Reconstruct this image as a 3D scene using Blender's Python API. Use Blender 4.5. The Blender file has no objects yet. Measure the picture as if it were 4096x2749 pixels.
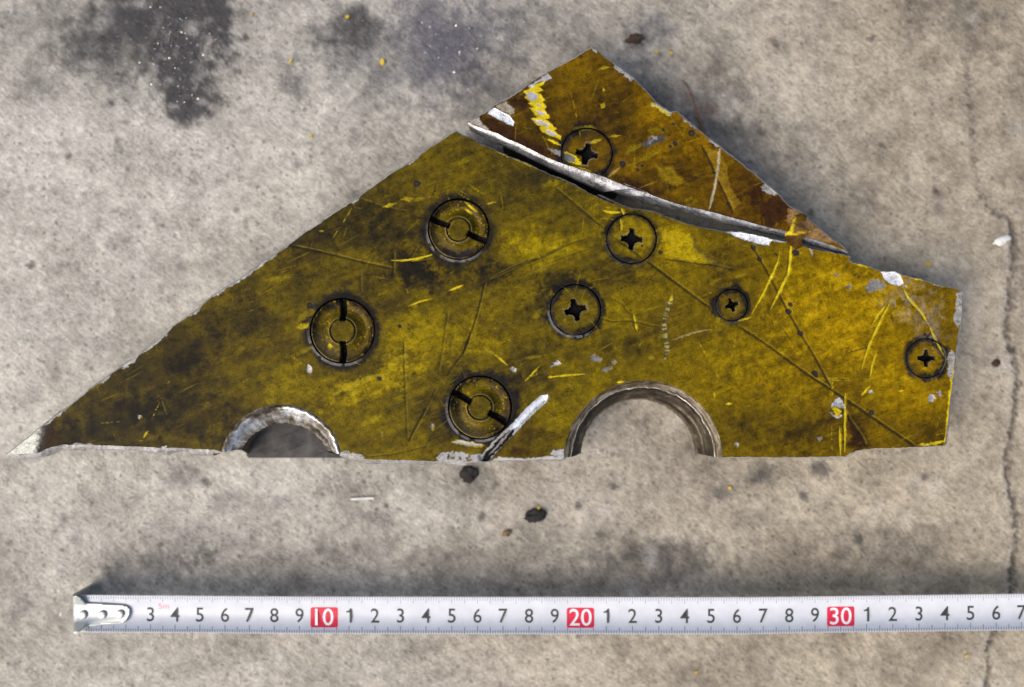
import bpy, bmesh, math, random
import numpy as np
from mathutils import Vector
from mathutils.geometry import delaunay_2d_cdt

sc = bpy.context.scene
COL = sc.collection
rnd = random.Random(7)
rng = np.random.default_rng(7)

# ------------------------------------------------------------------ camera
H = 0.335                       # camera height above the concrete (m)
LENS = 30.0
FPX = 4096 * LENS / 36.0        # focal length in photo pixels
ZT = 0.021                      # height of the painted face above the concrete
cam_d = bpy.data.cameras.new("camera")
cam_d.lens = LENS
cam_d.sensor_width = 36.0
cam_d.sensor_fit = 'HORIZONTAL'
cam_d.clip_start = 0.01
cam_d.clip_end = 100.0
cam_d.dof.use_dof = True
cam_d.dof.focus_distance = H - ZT
cam_d.dof.aperture_fstop = 2.2
cam = bpy.data.objects.new("camera", cam_d)
cam.location = (0, 0, H)
COL.objects.link(cam)
sc.camera = cam

# ------------------------------------------------------------------ world, sun, exposure
SUN_EL, SUN_AZ = 47.0, 33.0     # light travels towards +x, turned 33 degrees up the picture
world = bpy.data.worlds.new("World")
sc.world = world
world.use_nodes = True
wn = world.node_tree
wn.nodes.clear()
w_out = wn.nodes.new('ShaderNodeOutputWorld')
w_bg = wn.nodes.new('ShaderNodeBackground')
w_sky = wn.nodes.new('ShaderNodeTexSky')
w_sky.sky_type = 'NISHITA'
w_sky.sun_disc = False
w_sky.sun_elevation = math.radians(SUN_EL)
w_sky.sun_rotation = math.radians(270 - SUN_AZ)
w_sky.air_density = 0.9
w_sky.dust_density = 6.0
w_sky.ozone_density = 1.0
w_bg.inputs['Strength'].default_value = 0.15
wn.links.new(w_sky.outputs['Color'], w_bg.inputs['Color'])
wn.links.new(w_bg.outputs['Background'], w_out.inputs['Surface'])
sun_d = bpy.data.lights.new("sun", 'SUN')
sun_d.energy = 0.95
sun_d.angle = math.radians(48)
sun_d.color = (1.0, 0.93, 0.82)
sun = bpy.data.objects.new("sun", sun_d)
ce = math.cos(math.radians(SUN_EL))
trav = Vector((ce * math.cos(math.radians(SUN_AZ)), ce * math.sin(math.radians(SUN_AZ)), -math.sin(math.radians(SUN_EL))))
sun.rotation_euler = trav.to_track_quat('-Z', 'Y').to_euler()
sun.location = (-1, -0.6, 2)
COL.objects.link(sun)
sc.view_settings.view_transform = 'Standard'
sc.view_settings.look = 'None'
sc.view_settings.gamma = 1.0
sc.view_settings.exposure = 0.32
sc.view_settings.use_curve_mapping = False

# ------------------------------------------------------------------ helpers
def P(x, y, z):
    """photo pixel (4096 x 2749) -> point on the plane at height z"""
    s = (H - z) / FPX
    return ((x - 2048.0) * s, -(y - 1374.5) * s, z)

CROPS = dict(V=(0, 0, 0.5703), A=(0, 1300, 2.1245), B=(800, 1400, 2.1245), C=(1600, 1300, 2.1245), D=(2500, 1300, 1.4643),
             E=(1700, 150, 2.24), F=(2400, 400, 2.1245), G=(3000, 900, 2.24), H=(1000, 500, 2.24), M=(600, 1000, 2.6129),
             N=(2250, 750, 2.337), O=(1850, 1000, 2.337), Q=(2100, 450, 3.895), K=(250, 2340, 5.8425), R=(2400, 0, 1.378),
             J=(3100, 1500, 2.921), I=(1150, 1100, 3.3386), L=(1650, 750, 3.3386), T=(0, 0, 1.1411), U=(0, 1750, 1.1411), W=(2048, 1750, 1.1411))
def px(c, *pts):
    x0, y0, s = CROPS[c]
    return [(x0 + p[0] / s, y0 + p[1] / s) + tuple(p[2:]) for p in pts]
def p1(c, x, y):
    return px(c, (x, y))[0]

_perm = np.random.default_rng(3).random((512, 512))
def vnoise(x, y, seed=0):
    x = np.asarray(x, float) + seed * 37.17
    y = np.asarray(y, float) + seed * 91.73
    xi = np.floor(x).astype(int); yi = np.floor(y).astype(int)
    fx = x - xi; fy = y - yi
    fx = fx * fx * (3 - 2 * fx); fy = fy * fy * (3 - 2 * fy)
    a = _perm[xi & 511, yi & 511]; b = _perm[(xi + 1) & 511, yi & 511]
    c = _perm[xi & 511, (yi + 1) & 511]; d = _perm[(xi + 1) & 511, (yi + 1) & 511]
    return (a * (1 - fx) + b * fx) * (1 - fy) + (c * (1 - fx) + d * fx) * fy
def fbm(x, y, oct=4, seed=0, gain=0.55):
    s = 0; a = 1; t = 0
    for k in range(oct):
        s = s + a * vnoise(x * 2 ** k, y * 2 ** k, seed + k * 5); t += a; a *= gain
    return s / t
def sstep(a, b, v):
    t = np.clip((v - a) / (b - a), 0, 1)
    return t * t * (3 - 2 * t)
def inside(pts, X, Y):
    r = np.zeros(X.shape, bool)
    n = len(pts)
    for i in range(n):
        x1, y1 = pts[i][:2]; x2, y2 = pts[(i + 1) % n][:2]
        if y1 == y2: continue
        c = (Y > min(y1, y2)) & (Y <= max(y1, y2))
        r ^= c & (X < (Y - y1) * (x2 - x1) / (y2 - y1) + x1)
    return r
def dist_line(pts, X, Y):
    best = np.full(X.shape, 1e9); par = np.zeros(X.shape)
    L = [math.dist(pts[i][:2], pts[i + 1][:2]) for i in range(len(pts) - 1)]
    tot = sum(L) or 1; acc = 0
    for i in range(len(pts) - 1):
        x1, y1 = pts[i][:2]; x2, y2 = pts[i + 1][:2]
        dx, dy = x2 - x1, y2 - y1; q = dx * dx + dy * dy or 1e-9
        t = np.clip(((X - x1) * dx + (Y - y1) * dy) / q, 0, 1)
        d = np.hypot(X - x1 - t * dx, Y - y1 - t * dy)
        k = d < best
        best = np.where(k, d, best); par = np.where(k, (acc + t * L[i]) / tot, par)
        acc += L[i]
    return best, par

class Canvas:
    """colour and wear of a surface, sampled at its vertices (photo-pixel coordinates)"""
    def __init__(s, X, Y):
        s.X, s.Y = np.asarray(X, float), np.asarray(Y, float)
        n = len(s.X)
        s.col = np.zeros((n, 3)); s.metal = np.zeros(n); s.rough = np.full(n, 0.42); s.dz = np.zeros(n)
        s.w1 = vnoise(s.X / 9, s.Y / 9, 11) - .5; s.w2 = vnoise(s.X / 9, s.Y / 9, 12) - .5
        s.w3 = vnoise(s.X / 34, s.Y / 34, 13) - .5; s.w4 = vnoise(s.X / 34, s.Y / 34, 14) - .5
    def _sel(s, pts, m):
        xs = [p[0] for p in pts]; ys = [p[1] for p in pts]
        i = np.nonzero((s.X > min(xs) - m) & (s.X < max(xs) + m) & (s.Y > min(ys) - m) & (s.Y < max(ys) + m))[0]
        return i
    def _apply(s, i, m, col, metal, rough, dz):
        if col is not None:
            s.col[i] = s.col[i] * (1 - m[:, None]) + np.asarray(col)[None, :] * m[:, None]
        if metal is not None: s.metal[i] = s.metal[i] * (1 - m) + metal * m
        if rough is not None: s.rough[i] = s.rough[i] * (1 - m) + rough * m
        if dz: s.dz[i] += dz * m
    def stroke(s, pts, w, col, a=1, soft=3, rag=2, taper=.25, metal=None, rough=None, dz=0, dash=0):
        if 3 <= len(pts) < 30:
            for _ in range(2):
                q = [pts[0]]
                for a_, b_ in zip(pts[:-1], pts[1:]):
                    q += [(a_[0] * .75 + b_[0] * .25, a_[1] * .75 + b_[1] * .25), (a_[0] * .25 + b_[0] * .75, a_[1] * .25 + b_[1] * .75)]
                pts = q + [pts[-1]]
        i = s._sel(pts, w + soft + rag * 2 + 4)
        if not len(i): return
        X = s.X[i] + rag * 2 * s.w1[i]; Y = s.Y[i] + rag * 2 * s.w2[i]
        d, t = dist_line(pts, X, Y)
        ww = np.full(len(i), w / 2)
        if taper: ww = ww * np.clip(np.minimum(t, 1 - t) / taper, .12, 1) ** .6
        m = a * sstep(ww + soft / 2, ww - soft / 2, d)
        if dash: m = m * sstep(.42, .58, vnoise(t * dash, t * 0, 5))
        s._apply(i, m, col, metal, rough, dz)
    def fill(s, pts, col, a=1, soft=3, rag=3, rag2=0, metal=None, rough=None, dz=0, broken=0):
        i = s._sel(pts, soft + rag * 2 + rag2 * 2 + 4)
        if not len(i): return
        X = s.X[i] + 2 * rag * s.w1[i] + 2 * rag2 * s.w3[i]; Y = s.Y[i] + 2 * rag * s.w2[i] + 2 * rag2 * s.w4[i]
        d, _ = dist_line(list(pts) + [pts[0]], X, Y)
        d = np.where(inside(pts, X, Y), d, -d)
        m = a * sstep(-soft / 2, soft / 2, d)
        if broken: m = m * sstep(broken - .12, broken + .12, fbm(s.X[i] / 12, s.Y[i] / 12, 3, 21) + .0)
        s._apply(i, m, col, metal, rough, dz)
    def blobm(s, x, y, rx, ry, rot=0, p=1.0, rag=0.0):
        c, n = math.cos(math.radians(rot)), math.sin(math.radians(rot))
        dx = s.X - x; dy = s.Y - y
        u = (dx * c + dy * n) / rx; v = (-dx * n + dy * c) / ry
        d = np.sqrt(u * u + v * v) + rag * (s.w3 + .6 * s.w1)
        return np.clip(1 - d, 0, 1) ** p if p != 1 else sstep(1, 0, d)
    def blob(s, x, y, rx, ry, col, rot=0, a=1, soft=.25, rag=.25, metal=None, rough=None, dz=0):
        m0 = max(rx, ry) * 1.6 + 6
        i = s._sel([(x, y)], m0)
        if not len(i): return
        c, n = math.cos(math.radians(rot)), math.sin(math.radians(rot))
        dx = s.X[i] - x; dy = s.Y[i] - y
        d = np.hypot((dx * c + dy * n) / rx, (-dx * n + dy * c) / ry) + rag * 2 * s.w1[i] + rag * s.w3[i]
        s._apply(i, a * sstep(1 + soft, 1 - soft, d), col, metal, rough, dz)

def ramp(t, stops):
    xs = [k for k, _ in stops]
    return np.stack([np.interp(t, xs, [c[j] for _, c in stops]) for j in range(3)], -1)

def tag(o, label=None, cat=None, group=None, kind=None):
    if label: o["label"] = label
    if cat: o["category"] = cat
    if group: o["group"] = group
    if kind: o["kind"] = kind
    return o
def empty(name, loc):
    o = bpy.data.objects.new(name, None)
    o.empty_display_size = 0.01
    o.location = loc
    COL.objects.link(o)
    return o
def mesh_obj(name, V, Fc, mat, parent=None, smooth=False, cols=None, mask=None):
    """vertices are given in world coordinates; a part is stored relative to its thing"""
    V = np.asarray(V, float)
    off = np.array((0., 0., 0.))
    q = parent
    while q is not None:
        off += np.array(q.location); q = q.parent
    if parent is None:
        off = np.array((V[:, 0].mean(), V[:, 1].mean(), V[:, 2].min()))
    me = bpy.data.meshes.new(name)
    W = V - off
    if isinstance(Fc, np.ndarray):
        k = Fc.shape[1]
        me.vertices.add(len(W)); me.vertices.foreach_set("co", W.astype(np.float32).ravel())
        me.loops.add(Fc.size); me.loops.foreach_set("vertex_index", Fc.astype(np.int32).ravel())
        me.polygons.add(len(Fc)); me.polygons.foreach_set("loop_start", np.arange(0, Fc.size, k, dtype=np.int32))
        me.update(calc_edges=True)
    else:
        me.from_pydata(W.tolist(), [], [tuple(f) for f in Fc])
    me.validate()
    if cols is not None:
        a = me.color_attributes.new("paint", 'FLOAT_COLOR', 'POINT')
        a.data.foreach_set("color", np.concatenate([cols, np.ones((len(cols), 1))], 1).astype(np.float32).ravel())
    if mask is not None:
        a = me.color_attributes.new("wear", 'FLOAT_COLOR', 'POINT')
        a.data.foreach_set("color", np.concatenate([mask, np.ones((len(mask), 4 - mask.shape[1]))], 1).astype(np.float32).ravel())
    me.polygons.foreach_set("use_smooth", np.full(len(me.polygons), smooth))
    me.materials.append(mat)
    o = bpy.data.objects.new(name, me)
    COL.objects.link(o)
    if parent is not None: o.parent = parent
    else: o.location = off
    return o
def recalc(o):
    bm = bmesh.new(); bm.from_mesh(o.data)
    bmesh.ops.recalc_face_normals(bm, faces=bm.faces)
    bm.to_mesh(o.data); bm.free()
    return o

def resample(pts, step, jit=0.0, closed=True, r=rnd):
    out = []
    n = len(pts)
    for i in range(n if closed else n - 1):
        a = pts[i]; b = pts[(i + 1) % n]
        L = math.dist(a[:2], b[:2]); k = max(1, int(round(L / step)))
        nx, ny = (b[1] - a[1]) / (L or 1), -(b[0] - a[0]) / (L or 1)
        for j in range(k):
            t = j / k
            e = jit * (r.random() - .5) * 2 if j else 0
            out.append((a[0] + (b[0] - a[0]) * t + nx * e, a[1] + (b[1] - a[1]) * t + ny * e) + tuple(a[2:]))
    if not closed: out.append(pts[-1])
    return out
def fill_cdt(outline, holes, step):
    """triangulated sheet with interior points; returns (N,2) points and (M,3) triangles"""
    loops = [outline] + holes
    pts = []; edges = []
    for lp in loops:
        b = len(pts); pts += [p[:2] for p in lp]
        edges += [(b + i, b + (i + 1) % len(lp)) for i in range(len(lp))]
    xs = [p[0] for p in outline]; ys = [p[1] for p in outline]
    hy = step * .866
    gy = np.arange(min(ys), max(ys), hy); gx = np.arange(min(xs), max(xs), step)
    X, Y = np.meshgrid(gx, gy); X = X + (np.arange(len(gy)) % 2)[:, None] * step / 2
    X = X.ravel(); Y = Y.ravel()
    k = inside(outline, X, Y)
    for h in holes: k &= ~inside(h, X, Y)
    X, Y = X[k], Y[k]
    # keep clear of the outlines
    g = step
    occ = set()
    for lp in loops:
        q = resample([p[:2] for p in lp], g * .4)
        for p in q: occ.add((int(p[0] // g), int(p[1] // g)))
    keep = np.array([(int(a // g), int(b // g)) not in occ for a, b in zip(X, Y)], bool) if len(X) else np.zeros(0, bool)
    X, Y = X[keep], Y[keep]
    pts += list(zip(X.tolist(), Y.tolist()))
    r = delaunay_2d_cdt([Vector((float(a), float(b))) for a, b in pts], edges, [], 0, 1e-6)
    V = np.array([(v.x, v.y) for v in r[0]])
    T = np.array([f for f in r[2] if len(f) == 3])
    c = V[T].mean(1)
    k = inside(outline, c[:, 0], c[:, 1])
    for h in holes: k &= ~inside(h, c[:, 0], c[:, 1])
    T = T[k]
    a = V[T]
    area = (a[:, 1, 0] - a[:, 0, 0]) * (a[:, 2, 1] - a[:, 0, 1]) - (a[:, 1, 1] - a[:, 0, 1]) * (a[:, 2, 0] - a[:, 0, 0])
    T = np.where((area > 0)[:, None], T[:, ::-1], T)       # image y runs down: flip so that faces look up
    return V, T
def circle(cx, cy, r, n):
    return [(cx + r * math.cos(2 * math.pi * i / n), cy + r * math.sin(2 * math.pi * i / n)) for i in range(n)]

# ------------------------------------------------------------------ materials
def nodes_of(name):
    m = bpy.data.materials.new(name); m.use_nodes = True
    nt = m.node_tree
    return m, nt, nt.nodes['Principled BSDF']
def N(nt, t, **kw):
    n = nt.nodes.new(t)
    for k, v in kw.items():
        if k in n.inputs.keys(): n.inputs[k].default_value = v
        else: setattr(n, k, v)
    return n
def noise(nt, vec, scale, detail=4, rough=.55, dist=0):
    n = N(nt, 'ShaderNodeTexNoise', Scale=scale, Detail=detail, Roughness=rough, Distortion=dist)
    nt.links.new(vec, n.inputs['Vector'])
    return n.outputs['Fac']
def math_(nt, op, a, b=None, clamp=False):
    n = nt.nodes.new('ShaderNodeMath'); n.operation = op; n.use_clamp = clamp
    for i, v in enumerate((a, b)):
        if v is None: continue
        if isinstance(v, (int, float)): n.inputs[i].default_value = v
        else: nt.links.new(v, n.inputs[i])
    return n.outputs[0]
def mapr(nt, v, a, b, c, d):
    n = nt.nodes.new('ShaderNodeMapRange'); n.inputs[1].default_value = a; n.inputs[2].default_value = b
    n.inputs[3].default_value = c; n.inputs[4].default_value = d
    nt.links.new(v, n.inputs[0]); return n.outputs[0]
def mixc(nt, f, a, b, mode='MIX'):
    n = nt.nodes.new('ShaderNodeMix'); n.data_type = 'RGBA'; n.blend_type = mode
    for s, v in ((n.inputs['Factor'], f), (n.inputs[6], a), (n.inputs[7], b)):
        if isinstance(v, (int, float)): s.default_value = v
        elif isinstance(v, tuple): s.default_value = (*v, 1) if len(v) == 3 else v
        else: nt.links.new(v, s)
    return n.outputs[2]
def coords(nt, rot=0, scale=(1, 1, 1)):
    tc = nt.nodes.new('ShaderNodeTexCoord')
    mp = nt.nodes.new('ShaderNodeMapping')
    mp.inputs['Rotation'].default_value = (0, 0, math.radians(-rot))      # turn first, stretch afterwards
    nt.links.new(tc.outputs['Object'], mp.inputs['Vector'])
    sc_ = nt.nodes.new('ShaderNodeMapping'); sc_.inputs['Scale'].default_value = scale
    nt.links.new(mp.outputs['Vector'], sc_.inputs['Vector'])
    return sc_.outputs['Vector']
def bump(nt, bsdf, h, strength, dist):
    b = N(nt, 'ShaderNodeBump', Strength=strength, Distance=dist)
    nt.links.new(h, b.inputs['Height']); nt.links.new(b.outputs['Normal'], bsdf.inputs['Normal'])

def make_paint_mat():
    m, nt, b = nodes_of("worn_yellow_coating")
    at = N(nt, 'ShaderNodeVertexColor', layer_name="paint"); wr = N(nt, 'ShaderNodeVertexColor', layer_name="wear")
    sep = nt.nodes.new('ShaderNodeSeparateColor'); nt.links.new(wr.outputs['Color'], sep.inputs['Color'])
    metal, rough, amt = sep.outputs[0], sep.outputs[1], sep.outputs[2]
    co = coords(nt)
    g = noise(nt, co, 2600, 3, .75)
    md = noise(nt, co, 420, 4, .65)
    st = noise(nt, coords(nt, 22, (120, 2600, 100)), 1.0, 2, .5)
    st2 = noise(nt, coords(nt, 68, (90, 2400, 100)), 1.0, 2, .5)
    st3 = noise(nt, coords(nt, 20, (60, 1700, 100)), 1.0, 3, .5)
    # fine grain, rub marks
    v = math_(nt, 'ADD', mapr(nt, g, .3, .7, -.46, .46), mapr(nt, md, .3, .7, -.38, .38))
    v = math_(nt, 'ADD', v, mapr(nt, st3, .3, .7, -.10, .10))
    v = math_(nt, 'MULTIPLY', v, amt)
    v = math_(nt, 'ADD', v, 1.0)
    vv = N(nt, 'ShaderNodeCombineXYZ')
    for i in range(3): nt.links.new(v, vv.inputs[i])
    c = mixc(nt, 1.0, at.outputs['Color'], vv.outputs[0], 'MULTIPLY')
    # hairline scratches down to bright coating
    h = math_(nt, 'MAXIMUM', mapr(nt, st, .735, .80, 0, 1), mapr(nt, st2, .745, .80, 0, .8))
    patch = mapr(nt, noise(nt, co, 38, 3, .6), .38, .58, 0, 1)
    h = math_(nt, 'MULTIPLY', math_(nt, 'MULTIPLY', h, patch), amt, True)
    h = math_(nt, 'MULTIPLY', h, .8)
    c = mixc(nt, h, c, (.30, .22, .02))
    nt.links.new(c, b.inputs['Base Color'])
    nt.links.new(metal, b.inputs['Metallic'])
    r = math_(nt, 'ADD', rough, mapr(nt, md, .3, .7, -.12, .12))
    nt.links.new(r, b.inputs['Roughness'])
    b.inputs['Specular IOR Level'].default_value = .07
    hb = math_(nt, 'ADD', math_(nt, 'MULTIPLY', g, .6), math_(nt, 'MULTIPLY', st, .8))
    hb = math_(nt, 'ADD', hb, md)
    bump(nt, b, hb, .32, .00012)
    return m
M_PAINT = make_paint_mat()

def make_metal(name, col, rough=.3, metal=1.0, streak=0, amt=.35, bstr=.25, grain=900, dirt=None, dlo=.5, dhi=.6, dscale=260):
    m, nt, b = nodes_of(name)
    co = coords(nt)
    n1 = noise(nt, co, 130, 5, .65); n2 = noise(nt, co, grain, 3, .7)
    n3 = noise(nt, coords(nt, streak, (60, 2600, 60)), 1.0, 3, .6)
    v = math_(nt, 'ADD', mapr(nt, n1, .3, .7, -amt, amt), mapr(nt, n2, .3, .7, -amt * .7, amt * .7))
    v = math_(nt, 'ADD', v, mapr(nt, n3, .3, .7, -amt * .6, amt * .6))
    v = math_(nt, 'ADD', v, 1.0)
    vv = N(nt, 'ShaderNodeCombineXYZ')
    for i in range(3): nt.links.new(v, vv.inputs[i])
    cc = mixc(nt, 1.0, tuple(col), vv.outputs[0], 'MULTIPLY')
    b.inputs['Metallic'].default_value = metal
    if dirt:
        dn = math_(nt, 'ADD', math_(nt, 'MULTIPLY', noise(nt, co, dscale, 6, .7), .75), math_(nt, 'MULTIPLY', n3, .25))
        df = mapr(nt, dn, dlo, dhi, 0, .9)
        cc = mixc(nt, df, cc, tuple(dirt))
        nt.links.new(mapr(nt, df, 0, .9, metal, metal * .2), b.inputs['Metallic'])
    nt.links.new(cc, b.inputs['Base Color'])
    nt.links.new(mapr(nt, n1, .3, .7, rough - .08, rough + .12), b.inputs['Roughness'])
    bump(nt, b, math_(nt, 'ADD', n3, n2), bstr, .0002)
    return m
M_CUT = make_metal("bare_cut_metal", (.37, .37, .375), .28, .85, -24, .6, .6, 900, (.05, .047, .043), .50, .64, 150)
M_EDGE = make_metal("torn_edge_metal", (.42, .415, .405), .42, .5, 0, .45, .5, 900, (.10, .085, .07), .5, .62)
M_BORE = make_metal("worn_bore_metal", (.50, .48, .45), .3, .6, 40, .4, .6, 700, (.075, .062, .045), .42, .56, 150)
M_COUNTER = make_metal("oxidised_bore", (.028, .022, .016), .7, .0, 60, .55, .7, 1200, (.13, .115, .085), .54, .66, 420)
M_CHAMF = make_metal("tarnished_chamfer", (.090, .070, .042), .55, .1, 60, .5, .6, 1200, (.035, .028, .018), .47, .62, 380)
M_DARK = make_metal("hollow_black", (.012, .012, .012), .5, .3)
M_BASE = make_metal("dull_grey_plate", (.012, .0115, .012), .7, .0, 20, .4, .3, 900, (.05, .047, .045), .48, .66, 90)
M_GROUNDSHADE = make_metal("shaded_ground_grey", (.030, .029, .029), .8, .0, 20, .5, .5, 700, (.135, .128, .12), .40, .66, 85)
M_HOOK = make_metal("plated_hook", (.50, .53, .52), .42, .6, 0, .06, .08)

def plain(name, col, rough=.5, metal=0.0, spec=.5, amt=.12, scale=700):
    m, nt, b = nodes_of(name)
    n = noise(nt, coords(nt), scale, 4, .6)
    v = mapr(nt, n, .3, .7, 1 - amt, 1 + amt)
    vv = N(nt, 'ShaderNodeCombineXYZ')
    for i in range(3): nt.links.new(v, vv.inputs[i])
    nt.links.new(mixc(nt, 1.0, tuple(col), vv.outputs[0], 'MULTIPLY'), b.inputs['Base Color'])
    b.inputs['Roughness'].default_value = rough; b.inputs['Metallic'].default_value = metal
    b.inputs['Specular IOR Level'].default_value = spec
    return m

# ------------------------------------------------------------------ concrete floor
def make_ground_mat():
    m, nt, b = nodes_of("stained_concrete")
    at = N(nt, 'ShaderNodeVertexColor', layer_name="paint")
    co = coords(nt)
    g = noise(nt, co, 1300, 4, .75)
    md = noise(nt, co, 260, 5, .68)
    st = noise(nt, coords(nt, -38, (380, 900, 400)), 1.0, 3, .65)
    v = math_(nt, 'ADD', mapr(nt, g, .3, .7, -.34, .34), mapr(nt, md, .3, .7, -.20, .20))
    v = math_(nt, 'ADD', v, mapr(nt, st, .3, .7, -.24, .24))
    v = math_(nt, 'ADD', v, 1.0)
    vv = N(nt, 'ShaderNodeCombineXYZ')
    for i in range(3): nt.links.new(v, vv.inputs[i])
    c = mixc(nt, 1.0, at.outputs['Color'], vv.outputs[0], 'MULTIPLY')
    # pores and dark grit
    vo = N(nt, 'ShaderNodeTexVoronoi', Scale=430.0)
    nt.links.new(co, vo.inputs['Vector'])
    sp = nt.nodes.new('ShaderNodeSeparateColor'); nt.links.new(vo.outputs['Color'], sp.inputs['Color'])
    rad = mapr(nt, sp.outputs[0], .62, 1.0, 0.0, .40)
    dot = math_(nt, 'LESS_THAN', math_(nt, 'ADD', vo.outputs['Distance'], mapr(nt, g, .3, .7, -.12, .12)), rad)
    c = mixc(nt, math_(nt, 'MULTIPLY', dot, .40), c, (.06, .055, .05))
    nt.links.new(c, b.inputs['Base Color'])
    b.inputs['Roughness'].default_value = .82
    b.inputs['Specular IOR Level'].default_value = .3
    hb = math_(nt, 'ADD', g, math_(nt, 'MULTIPLY', md, 1.5))
    hb = math_(nt, 'ADD', hb, math_(nt, 'MULTIPLY', st, .8))
    bump(nt, b, hb, .8, .0007)
    return m
def build_ground():
    s = H / FPX
    step = 9.0
    xi = np.arange(-700, 4800, step); yi = np.arange(-600, 3350, step)
    ext = np.array([700, 1600, 4000, 9000, 20000.])
    gx = np.concatenate([(-700 - ext)[::-1], xi, xi[-1] + ext]); gy = np.concatenate([(-600 - ext)[::-1], yi, yi[-1] + ext])
    X, Y = np.meshgrid(gx, gy)
    sh = X.shape
    X = X.ravel(); Y = Y.ravel()
    c = Canvas(X, Y)
    n = fbm(X / 420, Y / 420, 5, 2); n2 = fbm(X / 90, Y / 90, 4, 3)
    t = .55 + .5 * (n - .5) + .52 * (n2 - .5) + .34 * (fbm(X / 26, Y / 26, 3, 4, .7) - .5)
    t = t + .10 * np.clip((1500 - X) / 1500, 0, 1) * np.clip((Y - 300) / 500, 0, 1) - .10 * np.clip((600 - Y) / 600, 0, 1)
    warm = np.clip((X - 1500) / 2000, 0, 1) * .95 + .28 * np.clip((Y - 1500) / 1200, 0, 1) - .25 * np.clip((700 - Y) / 700, 0, 1) * np.clip((2900 - X) / 1200, 0, 1) + .35 * (fbm(X / 600, Y / 600, 3, 8) - .5)
    warm = np.clip(warm, 0, 1)[:, None]
    cool_c = ramp(t, [(.2, (.19, .184, .165)), (.5, (.40, .385, .340)), (.8, (.56, .54, .485))])
    warm_c = ramp(t, [(.2, (.165, .142, .107)), (.5, (.358, .315, .238)), (.8, (.50, .445, .343))])
    c.col = cool_c * (1 - warm) + warm_c * warm
    def stain(x, y, rx, ry, a, rot=0, tint=(.055, .054, .056), hard=False):  # darkens the floor colour, for stains and painted shade alike
        x, y = p1('V', x, y); rx /= .5703; ry /= .5703
        k = c.blobm(x, y, rx * 1.4, ry * 1.4, rot, 1, .42)
        mott = .6 * sstep(.2, .75, fbm(X / 80, Y / 80, 5, 31, .72)) + .4 * sstep(.3, .7, fbm(X / 24, Y / 24, 3, 32, .7))
        m = np.clip(1.6 * a * sstep(-.02, 1.0, k) * (.4 + .7 * mott), 0, .93)
        c.col = c.col * (1 - m[:, None]) + np.array(tint)[None] * m[:, None]
    STAIN_SHADE = [(330, 110, 230, 160, .36), (960, 110, 230, 130, .36, 0, (.12, .12, .13)), (240, 90, 170, 120, .26), (560, 60, 140, 90, .14), (900, 110, 260, 130, .26, 0, (.13, .13, .14)), (1150, 60, 240, 110, .3, 0, (.13, .13, .14)), (1080, 220, 160, 90, .3, 0, (.13, .13, .14)), (1010, 90, 110, 90, .55, 0, (.10, .10, .12)), (820, 70, 60, 60, .5), (400, 40, 160, 120, .95), (415, 150, 120, 110, .8), (440, 235, 66, 60, .95, -30), (330, 60, 180, 100, .6), (270, 190, 50, 26, .5),
          (165, 110, 60, 60, .25), (470, 20, 70, 60, .7), (800, 60, 75, 62, .5), (775, 92, 95, 26, .55, 5), (735, 75, 40, 30, .45), (1040, 105, 150, 110, .5, 0, (.12, .12, .14)),
          (1000, 170, 100, 60, .4, 0, (.12, .12, .14)), (665, 190, 40, 50, .5), (850, 200, 30, 60, .35, 30), (1130, 190, 140, 80, .28), (960, 40, 70, 50, .4, 0, (.12, .12, .14)),
          (1340, 90, 200, 100, .28), (1490, 75, 80, 60, .42, 0, (.12, .12, .14)), (1560, 240, 170, 150, .34), (1660, 330, 150, 120, .35), (1780, 430, 120, 80, .25),  # entries along the wedge's right edge paint its soft shadow
          (150, 610, 40, 20, .25), (420, 1080, 60, 40, .35), (240, 1150, 90, 50, .16), (520, 1140, 60, 30, .3), (430, 1240, 170, 70, .35), (330, 1290, 140, 60, .38),
          (470, 1265, 40, 32, .5), (690, 1290, 300, 70, .2), (1100, 1290, 300, 80, .2), (1500, 1285, 210, 90, .32), (1540, 1290, 110, 60, .34), (1460, 1265, 80, 40, .4),  # entries above the tape: stains together with the tape's painted shadow
          (1800, 1290, 220, 90, .25), (2050, 1270, 160, 90, .3), (1650, 1120, 40, 20, .4, -20), (1735, 1085, 60, 30, .5, -25), (1960, 1230, 90, 40, .2), (1720, 1180, 50, 30, .2),
          (640, 1150, 60, 20, .2), (760, 1250, 60, 30, .2), (880, 1190, 40, 30, .22), (1080, 1095, 60, 40, .3), (1240, 1130, 60, 60, .15),
          (2130, 830, 60, 40, .2), (2260, 820, 40, 40, .3), (2080, 90, 40, 40, .22), (2200, 40, 40, 50, .3), (2140, 440, 40, 20, .28), (2330, 620, 60, 200, .2),
          (300, 1460, 120, 40, .15), (560, 1430, 60, 40, .2), (480, 1500, 120, 50, .25), (900, 1480, 100, 40, .18), (1700, 1500, 100, 50, .15), (2180, 1480, 120, 60, .2),
          (60, 1380, 60, 40, .2), (80, 200, 80, 60, .18), (60, 720, 50, 60, .14), (30, 1060, 50, 40, .16), (240, 780, 50, 30, .2), (620, 590, 40, 20, .2)]
    for q in STAIN_SHADE: stain(*q)
    # thin dark drip line, light scuffs
    c.stroke(px('V', (870, 165), (850, 200), (815, 225), (792, 245)), 14, (.13, .13, .13), .55, 14, 6)
    # scattered grit spots
    r = random.Random(5)
    for k in range(300):
        x = r.uniform(-300, 4400); y = r.uniform(-200, 2950)
        rr = r.choice([5, 6, 7, 8, 9, 11, 14, 18])
        c.blob(x, y, rr * r.uniform(.8, 1.5), rr, r.choice([(.09, .085, .08), (.11, .10, .09), (.13, .10, .075)]), r.uniform(0, 180), r.uniform(.2, .65), .7, .45)
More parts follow.
